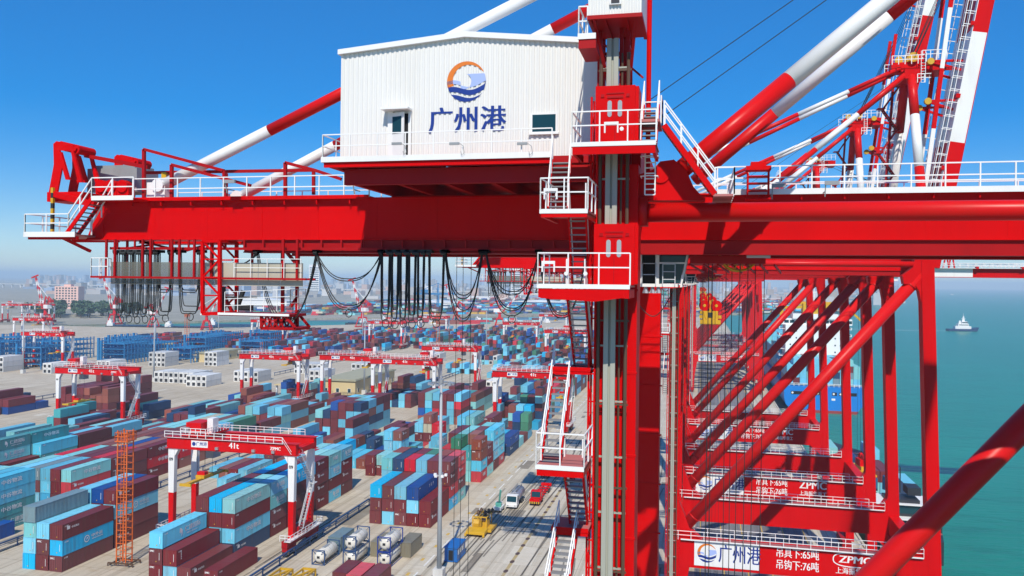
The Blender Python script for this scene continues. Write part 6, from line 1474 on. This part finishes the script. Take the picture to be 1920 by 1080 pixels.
# ------------------------------------------------------------------ the big ship at the berth ahead
s = empty('container_ship', (49.8, 356, -3), 0, 'bright blue container ship at the berth, square stern toward the camera', 'ship')
b = MB(); W2 = 15.5; stz = 10.6
prof = [(-W2+2.5, 1.0), (-W2+.6, 3.2), (-W2, 6), (-W2, stz), (W2, stz), (W2, 6), (W2-.6, 3.2), (W2-2.5, 1.0)]
b.mat(0).prism(prof, 'y', 0, 175); b.prism([(-W2, 175), (W2, 175), (W2*.6, 200), (0, 215), (-W2*.6, 200)], 'z', 1, stz+2); b.mat(1).prism([(-W2+3.5, -.6), (-W2+2.4, 1.05), (W2-2.4, 1.05), (W2-3.5, -.6)], 'y', -1.0, 176)
b.mat(2).box(-W2-.02, W2+.02, .0, 214, 1.0, 1.01) if False else None
b.build('hull', [M['hull_blue'], M['hull_red']], s)
b = MB()
for x0, x1 in ((-12.8, -6), (-3.0, .6), (3.2, 5.0), (5.8, 12.6)): b.mat(0).box(x0, x1, -.06, .02, 7.2, 8.5); b.mat(1).tube([(x0+.6, -.1, 7.85), (x0+.6, -.07, 7.85)], .42, 12)
b.mat(1).box(3.0, 4.4, -.05, .0, 5.2, 6.0); b.build('mooring_port', [M['void'], M['ship_white']], s)
b = MB(); b.railing([(-W2, .1, stz), (W2, .1, stz)], 1.2, 2, .08); b.build('railing', M['rail'], s)
b = MB(); rr = random.Random(4)
for y in range(0, 170, 13):
    if 22 < y < 44: continue
    for j in range(11):
        for t in range(4 if y < 20 else rr.randint(4, 6)):
            if y < 20 and t == 3 and j in (0, 10): continue
            b.col = HUE[rr.choice('LLLLTTLTLTSMN')][1]; b.box(-14.2+j*2.6, -14.2+j*2.6+2.46, y+3, y+15.2, stz+.6+t*2.62, stz+3.18+t*2.62)
            if y < 3: 
                for e in (.5, 1.0, 1.45, 1.95): b.box(-14.2+j*2.6+e-.03, -14.2+j*2.6+e+.03, y+2.94, y+3, stz+.8+t*2.62, stz+3.0+t*2.62)
q = b.build('deck_cargo', M['box_far'], s); q['kind'] = 'stuff'
b = MB(); b.box(-12.5, 12.5, 27, 41, stz, 34.5); b.box(-15.5, 15.5, 29, 36, 34.5, 37.2); b.box(-9.5, 9.5, 27.5, 40, 37.2, 39.4)
for z in (13, 16, 19, 22, 25, 28, 31): b.box(12.5, 15.2, 28, 38, z+1.6, z+1.75); b.box(-15.2, -12.5, 28, 38, z+1.6, z+1.75); b.box(14.9, 15.2, 28, 38, z+1.75, z+2.6); b.box(-15.2, -14.9, 28, 38, z+1.75, z+2.6)
dh = b.build('deckhouse', M['ship_white'], s)
b = MB()
for z in (13.5, 16.5, 19.5, 22.5, 25.5, 28.5, 31.5):
    for x in (-10.5, -8, 8.2, 10.4): b.box(x-.28, x+.28, 26.9, 27.0, z, z+.6)
for i in range(13): x = -14.4+i*2.4; b.box(x-.95, x+.95, 28.85, 29.0, 35.3, 36.5)
b.build('window', M['glass'], dh)
b = MB(); b.mat(0).box(-5, 5, 29, 37, 39.4, 44); b.bar((-9, 33, 44), (9, 33, 44), 1.4); b.bar((-14, 31, 37.3), (-14, 31, 42.5), 1.5); b.bar((14, 31, 37.3), (14, 31, 42.5), 1.5); b.bar((-14, 31, 42), (14, 31, 43.2), 1.2); b.bar((14, 31, 42), (20, 30, 36), .9); b.box(-3.5, 3.5, 26.7, 26.95, 32.5, 34); b.mat(1).bar((0, 33, 44), (0, 33, 52), .35); b.bar((-3, 33, 49), (3, 33, 49), .25)
b.build('funnel_gear', [M['yellow'], M['ship_white']], s)
# second ship, deeper along the berth on its left side: only deckhouse and yellow gear show
# feeder barge alongside, nearer the camera
s = empty('feeder_ship', (39.5, 172, -3), 0, 'dark hulled feeder ship alongside the near cranes, glazed wheelhouse aft', 'ship')
b = MB(); b.prism([(-6.8, 2), (-5.5, -4), (5.5, -4), (6.8, 2), (6.8, 82), (0, 96), (-6.8, 82)], 'z', -.5, 4.4); b.build('hull', M['hull_dark'], s)
b = MB(); b.mat(0).box(-6.6, 6.6, 1, 81, 4.4, 4.45); b.mat(1).box(-6.8, -6.5, 2, 82, 4.45, 5.5); b.box(6.5, 6.8, 2, 82, 4.45, 5.5); b.build('deck', [M['deck_pink'], M['hull_dark']], s)
b = MB(); b.mat(1).box(-5.6, 5.6, 1, 11, 4.45, 6.9); b.mat(0).box(-6.4, 6.4, .2, 11.6, 6.9, 7.1); b.mat(1).box(-4.4, 4.4, 2.5, 9.5, 7.1, 9.4); b.mat(0).box(-5.2, 5.2, 1.8, 10.0, 9.4, 9.58); b.mat(1).box(-3, 3, 3, 8, 9.58, 10.2); b.build('wheelhouse', [M['ship_white'], M['hull_dark']], s)
b = MB(); b.box(-4.1, 4.1, 2.38, 2.46, 7.7, 9.2); b.box(4.43, 4.5, 3, 9, 7.7, 9.2); b.box(-5, 5, .9, .98, 5.2, 6.7); b.build('window', M['glass'], s)
b = MB(); b.mat(0).tube([(-2, 8, 10.9), (-2, 8, 13.6)], .9, 10); b.mat(1).box(1, 3.4, 4, 8, 10.9, 12.4); b.bar((0, 6, 10.9), (0, 6, 16), .2); b.build('funnel', [M['hull_navy'], M['hull_dark']], s)
b = MB(); rr = random.Random(8)
for y in range(18, 70, 13):
    for j in range(5):
        for t in range(rr.randint(0, 2)): b.col = HUE[rr.choice('LTMMTUN')][1]; b.box(-6.3+j*2.55, -6.3+j*2.55+2.42, y, y+12.2, 4.5+t*2.62, 7.05+t*2.62)
q = b.build('deck_cargo', M['box_far'], s); q['kind'] = 'stuff'
# container hanging from the third crane
o = bpy.data.objects.new('shipping_container', cmesh(L40, 'plain', False)); COL.objects.link(o); o.location = (34.5, 190, 6.5); o.color = (.02, .12, .22, 1); o.rotation_euler.z = R_(8)
tag(o, 'dark blue container hanging from a spreader above the feeder ship', 'container', 'shipping containers in the yard')
o = empty('hanging_spreader', (34.5, 190, 9.3), R_(8), 'yellow spreader with red headblock gripping the hanging dark blue container', 'spreader')
b = MB(); b.box(-1.1, 1.1, -6, 6, 0, .4); b.box(-.8, .8, -2, 2, .4, 1.2); b.build('lifting_frame', M['yellow'], o); b = MB(); b.box(-.9, .9, -1.5, 1.5, 1.2, 2.6)
for y in (-.9, .9): b.tube([(-.3, y, 2.9), (.3, y, 2.9)], .8, 12)
b.build('headblock', M['red'], o)
b = MB()
for x in (-.7, .7):
    for y in (-1, 1): b.tube([(x, y, 3), (x, y, 41)], .03, 4, False)
b.build('hoist_rope', M['black'], o)
# tug boat with its wake
v = atZ(1803, 621, -3); t = empty('tug_boat', (v.x, v.y, -3), R_(8), 'white and navy tug boat under way on the open water', 'boat')
t.scale = (.85, .85, .85); b = MB(); b.prism([(-19, -1), (-19, 3.2), (10, 3.4), (21, 5.6), (18, -1)], 'y', -5, 5); b.build('hull', M['hull_navy'], t)
b = MB(); b.box(-10, 11, -4, 4, 3.3, 7); b.box(-6, 8, -3.4, 3.4, 7, 10.5); b.box(-1, 6.5, -2.8, 2.8, 10.5, 13.5); b.box(-4, -1.5, -1, 1, 10.5, 14.5); b.prism([(0, 13.5), (4, 13.5), (2.6, 21), (1.6, 21)], 'y', -.7, .7); b.box(-1, 5, -.2, .2, 17, 17.5); b.bar((2, 0, 21), (2, 0, 25), .35); b.build('deckhouse', M['ship_white'], t)
b = MB(); b.box(-.5, 6.6, -2.9, -2.82, 11.3, 12.7); b.box(-5, 7.5, -3.5, -3.42, 8.2, 9.2); b.build('window', M['glass'], t)
b = MB(); b.v = [(-17, -2, -2.985), (-17, 2, -2.985), (-150, 9, -2.985), (-210, 7, -2.985), (-150, 4, -2.985)]; b.v = [(x, y, .015) for x, y, z in b.v]; b.face([0, 1, 2, 3, 4])
o = b.build('wake', paint('wake_foam', (.55, .68, .66), .7, .6, (.05, .26, .26), .06, (1, 1, 1)), None); o.location = t.location; o.rotation_euler.z = t.rotation_euler.z; tag(o, kind='structure')
for px, py, lb in ((1637, 558, 'small white boat far out near the horizon, left of the tug'), (1608, 556, 'tiny boat beside the other small white one on the horizon'), (1785, 553, 'tiny speck of a boat on the far water at right')):
    v = atZ(px, py, -3); o = empty('small_boat', (v.x, v.y, -3), 0, lb, 'boat'); b = MB(); b.prism([(-9, 0), (-9, 2), (10, 3), (8, 0)], 'y', -3, 3); b.build('hull', M['ship_white'], o); b = MB(); b.box(-6, 2, -2, 2, 2.1, 6); b.build('deckhouse', M['ship_white'], o)
# ------------------------------------------------------------------ far shore: terminal, trees, town
fr_ = random.Random(15)
b = MB()
def shore(x): return 1030+(x+470)*.72 if x > -470 else 1030-(-470-x)*.33
for i in range(2600):
    x = fr_.uniform(-620, 260); y0 = shore(x)+25; y = y0+abs(fr_.gauss(0, 1))*420+fr_.uniform(0, 60)
    if x > -190 and y < 1235+(x+190)*.75: continue
    for t in range(fr_.randint(1, 4)):
        c = HUE[fr_.choice('MMRBBUUUANKTLCWYRG')][1]; kk = fr_.uniform(.7, 1.3); b.col = tuple(v_*kk for v_ in c); L = fr_.choice((12.2, 12.2, 6.1, 24.4)); 
        b.box(x-1.25*4, x+1.25*4, y-L/2, y+L/2, -.5+t*2.6, 2.0+t*2.6)
b.col = (1, 1, 1); tag(b.build('far_terminal_containers', M['far_paint']), 'colourful mass of stacked containers in the terminal across the river', 'containers', kind='stuff')
b = MB()
for i in range(900):
    y = fr_.uniform(1900, 7000); x = fr_.uniform(-.95, .22)*y; kk = fr_.uniform(.7, 1.2)
    c = fr_.choice(((.55, .53, .5), (.45, .44, .42), (.62, .62, .62), (.35, .28, .22), (.30, .38, .5), (.5, .35, .28))); b.col = tuple(v_*kk for v_ in c)
    h_ = fr_.choice((6, 8, 10, 12, 18, 30)) if y < 5200 else fr_.choice((15, 30, 50, 60)); wx = fr_.uniform(15, 70); wy = fr_.uniform(12, 40)
    if h_ > 16: wx = fr_.uniform(14, 26)
    b.box(x-wx/2, x+wx/2, y-wy/2, y+wy/2, -.5, h_)
b.col = (1, 1, 1); tag(b.build('distant_town', M['far_paint']), 'hazy spread of low buildings and towers beyond the far terminal', 'town', kind='stuff')
def hall(x, y, wx, wy, h, col, label):
    o = empty('warehouse', (x, y, -.5), 0, label, 'building', 'large buildings across the river'); b = MB(); b.box(-wx/2, wx/2, -wy/2, wy/2, 0, h); b.build('wall', col, o)
    b = MB(); b.prism([(-wx/2-1, h), (0, h+4), (wx/2+1, h)], 'y', -wy/2-1, wy/2+1); b.build('roof', M['white'], o)
hall(-470, 1420, 150, 60, 10, M['ship_white'], 'long white warehouse roof across the river behind the big festoon loop'); hall(-290, 1500, 110, 50, 12, M['rack_blue'], 'blue warehouse across the river right of the white one'); hall(-800, 1400, 120, 40, 9, M['ship_white'], 'pale warehouse across the river behind the festoon gangway')
o = empty('tower_block', (-944, 1080, -.5), R_(20), 'pink office block standing alone beside the tree belt across the river', 'building'); b = MB(); b.box(-17, 17, -12, 12, 0, 34); b.box(-6, 4, -6, 6, 34, 37); b.build('wall', M['pink'], o); b = MB()
for f in range(8):
    for i in range(7): b.box(-15+i*4.4, -12.6+i*4.4, -12.2, -12.0, 3+f*3.9, 5+f*3.9)
b.build('glazing', M['glass'], o)
for x, y, h_, lb in ((-1190, 2400, 95, 'pale tower block on the horizon behind the hanging frame'), (-560, 2500, 105, 'tall pale tower block on the horizon between cable clusters'), (-470, 2650, 90, 'second tall pale tower block on the horizon, right of its twin')):
    o = empty('tower_block', (x, y, -.5), .3, lb, 'building'); b = MB(); b.box(-16, 16, -14, 14, 0, h_); b.build('wall', M['ship_white'], o); b = MB()
    for f in range(int(h_/7)): b.box(-14, 14, -14.3, -14.0, 4+f*6.6, 6.6+f*6.6)
    b.build('window', M['glass'], o)
# green gantry cranes of the far terminal
def far_gantry(x, y, s, col, label, rz=0):
    o = empty('far_gantry_crane', (x, y, -.5), rz, label, 'crane', 'gantry cranes of the terminal across the river'); o.scale = (s, s, s); b = MB()
    for sx in (-9, 9):
        for sy in (-5, 5): b.bar((sx, sy, 0), (sx, sy, 24), 1.3)
        b.bar((sx, -6, 1), (sx, 6, 1), 1.2)
    b.build('leg', M[col], o); b = MB(); b.bar((-22, 0, 24.6), (30, 0, 24.6), 2.2); b.bar((9, -5, 24), (9, 0, 38), 1); b.bar((9, 5, 24), (9, 0, 38), 1); b.bar((9, 0, 38), (29, 0, 25.5), .6); b.bar((9, 0, 38), (-20, 0, 25.5), .6); b.box(-12, -4, -3, 3, 25.8, 30); b.build('main_beam', M[col], o)
for i, (x, y, s, c, lb) in enumerate(((-95, 1440, 1.1, 'teal_kiosk', 'green gantry crane leftmost of the row across the river'), (-55, 1480, 1.2, 'teal_kiosk', 'green gantry crane second in the row across the river'), (-15, 1500, 1.2, 'teal_kiosk', 'green gantry crane third in the row across the river'), (-130, 1600, 1.1, 'teal_kiosk', 'green gantry crane standing behind the row across the river'),
                                      (-190, 1560, 1.0, 'rack_blue', 'blue gantry crane across the river behind the right harbour crane'), (-395, 1180, 1.2, 'rack_blue', 'dark blue gantry crane at the white warehouse'), (-160, 1420, 1.0, 'rack_blue', 'blue gantry crane close to the opposite bank'))):
    far_gantry(x, y, s, c, lb, .5)
# tree belts across the river, single rounded trees
def tree(x, y, h_, label, seed):
    o = empty('tree', (x, y, -.5), 0, label, 'tree', 'trees across the river'); b = MB(); b.tube([(0, 0, 0), (0, 0, h_*.5)], .5, 6, True, .3); b.build('trunk', M['bark'], o)
    rr = random.Random(seed); b = MB()
    for i in range(150):
        a, e, r = rr.uniform(0, 6.28), rr.uniform(-.9, 1.3), rr.uniform(.5, 1.0); c = Vector((math.cos(a)*math.cos(e)*h_*.45*r, math.sin(a)*math.cos(e)*h_*.45*r, h_*.62+math.sin(e)*h_*.34*r)); s_ = rr.uniform(.7, 1.5)*h_/14
        u = Vector((rr.gauss(0, 1), rr.gauss(0, 1), rr.gauss(0, 1))).normalized(); w_ = u.cross(Vector((rr.gauss(0, 1), rr.gauss(0, 1), 1))).normalized()*s_; u = u*s_
        b.add([tuple(c-u-w_), tuple(c+u-w_), tuple(c+u*1.1+w_), tuple(c-u+w_)], [(0, 1, 2, 3)])
    b.build('crown', M['leaf'], o); return o
t0 = [tree(0, 0, 13, None, k_) for k_ in range(3)]
tr_ = random.Random(2); first = True; used = [False]*3
for i in range(60):
    kx = i % 3; lf = i < 22
    px = tr_.uniform(52, 116) if lf else tr_.uniform(142, 262); v = atZ(px, tr_.uniform(588, 597), -.5)
    o = t0[kx] if not used[kx] else copy_tree(t0[kx]); used[kx] = True
    o.location = v; o.scale = (tr_.uniform(.9, 1.6),)*3; o.rotation_euler.z = tr_.uniform(0, 6)
    tag(o, 'dark green tree in the belt left of the pink office block' if lf else 'dark green tree in the belt right of the pink office block', 'tree', 'trees across the river left of the pink block' if lf else 'trees across the river right of the pink block')
# long viaduct on the horizon at left
o = empty('viaduct', (-1500, 2600, 0), R_(-6), 'thin pale road viaduct along the horizon at left', 'bridge'); b = MB(); b.box(-1400, 900, -6, 6, 14, 16.5); b.build('deck', M['concrete_block'], o); b = MB()
for i in range(48): b.box(-1390+i*48, -1386+i*48, -3, 3, 0, 14)
b.build('pier', M['concrete_block'], o)
# ------------------------------------------------------------------ haze
hz = MB(); hz.box(-19000, 19000, -1400, 17500, -9.2, 128)
hm = bpy.data.materials.new('haze'); hm.use_nodes = True; ht = hm.node_tree
for n_ in list(ht.nodes):
    if n_.type != 'OUTPUT_MATERIAL': ht.nodes.remove(n_)
pv = ht.nodes.new('ShaderNodeVolumePrincipled'); pv.inputs['Density'].default_value = .00017; pv.inputs['Color'].default_value = (.62, .83, 1, 1); pv.inputs['Anisotropy'].default_value = -.2
ht.links.new(pv.outputs[0], ht.nodes['Material Output'].inputs['Volume'])
tag(hz.build('haze', hm), 'thin bluish haze over the whole harbour', 'haze', kind='stuff')
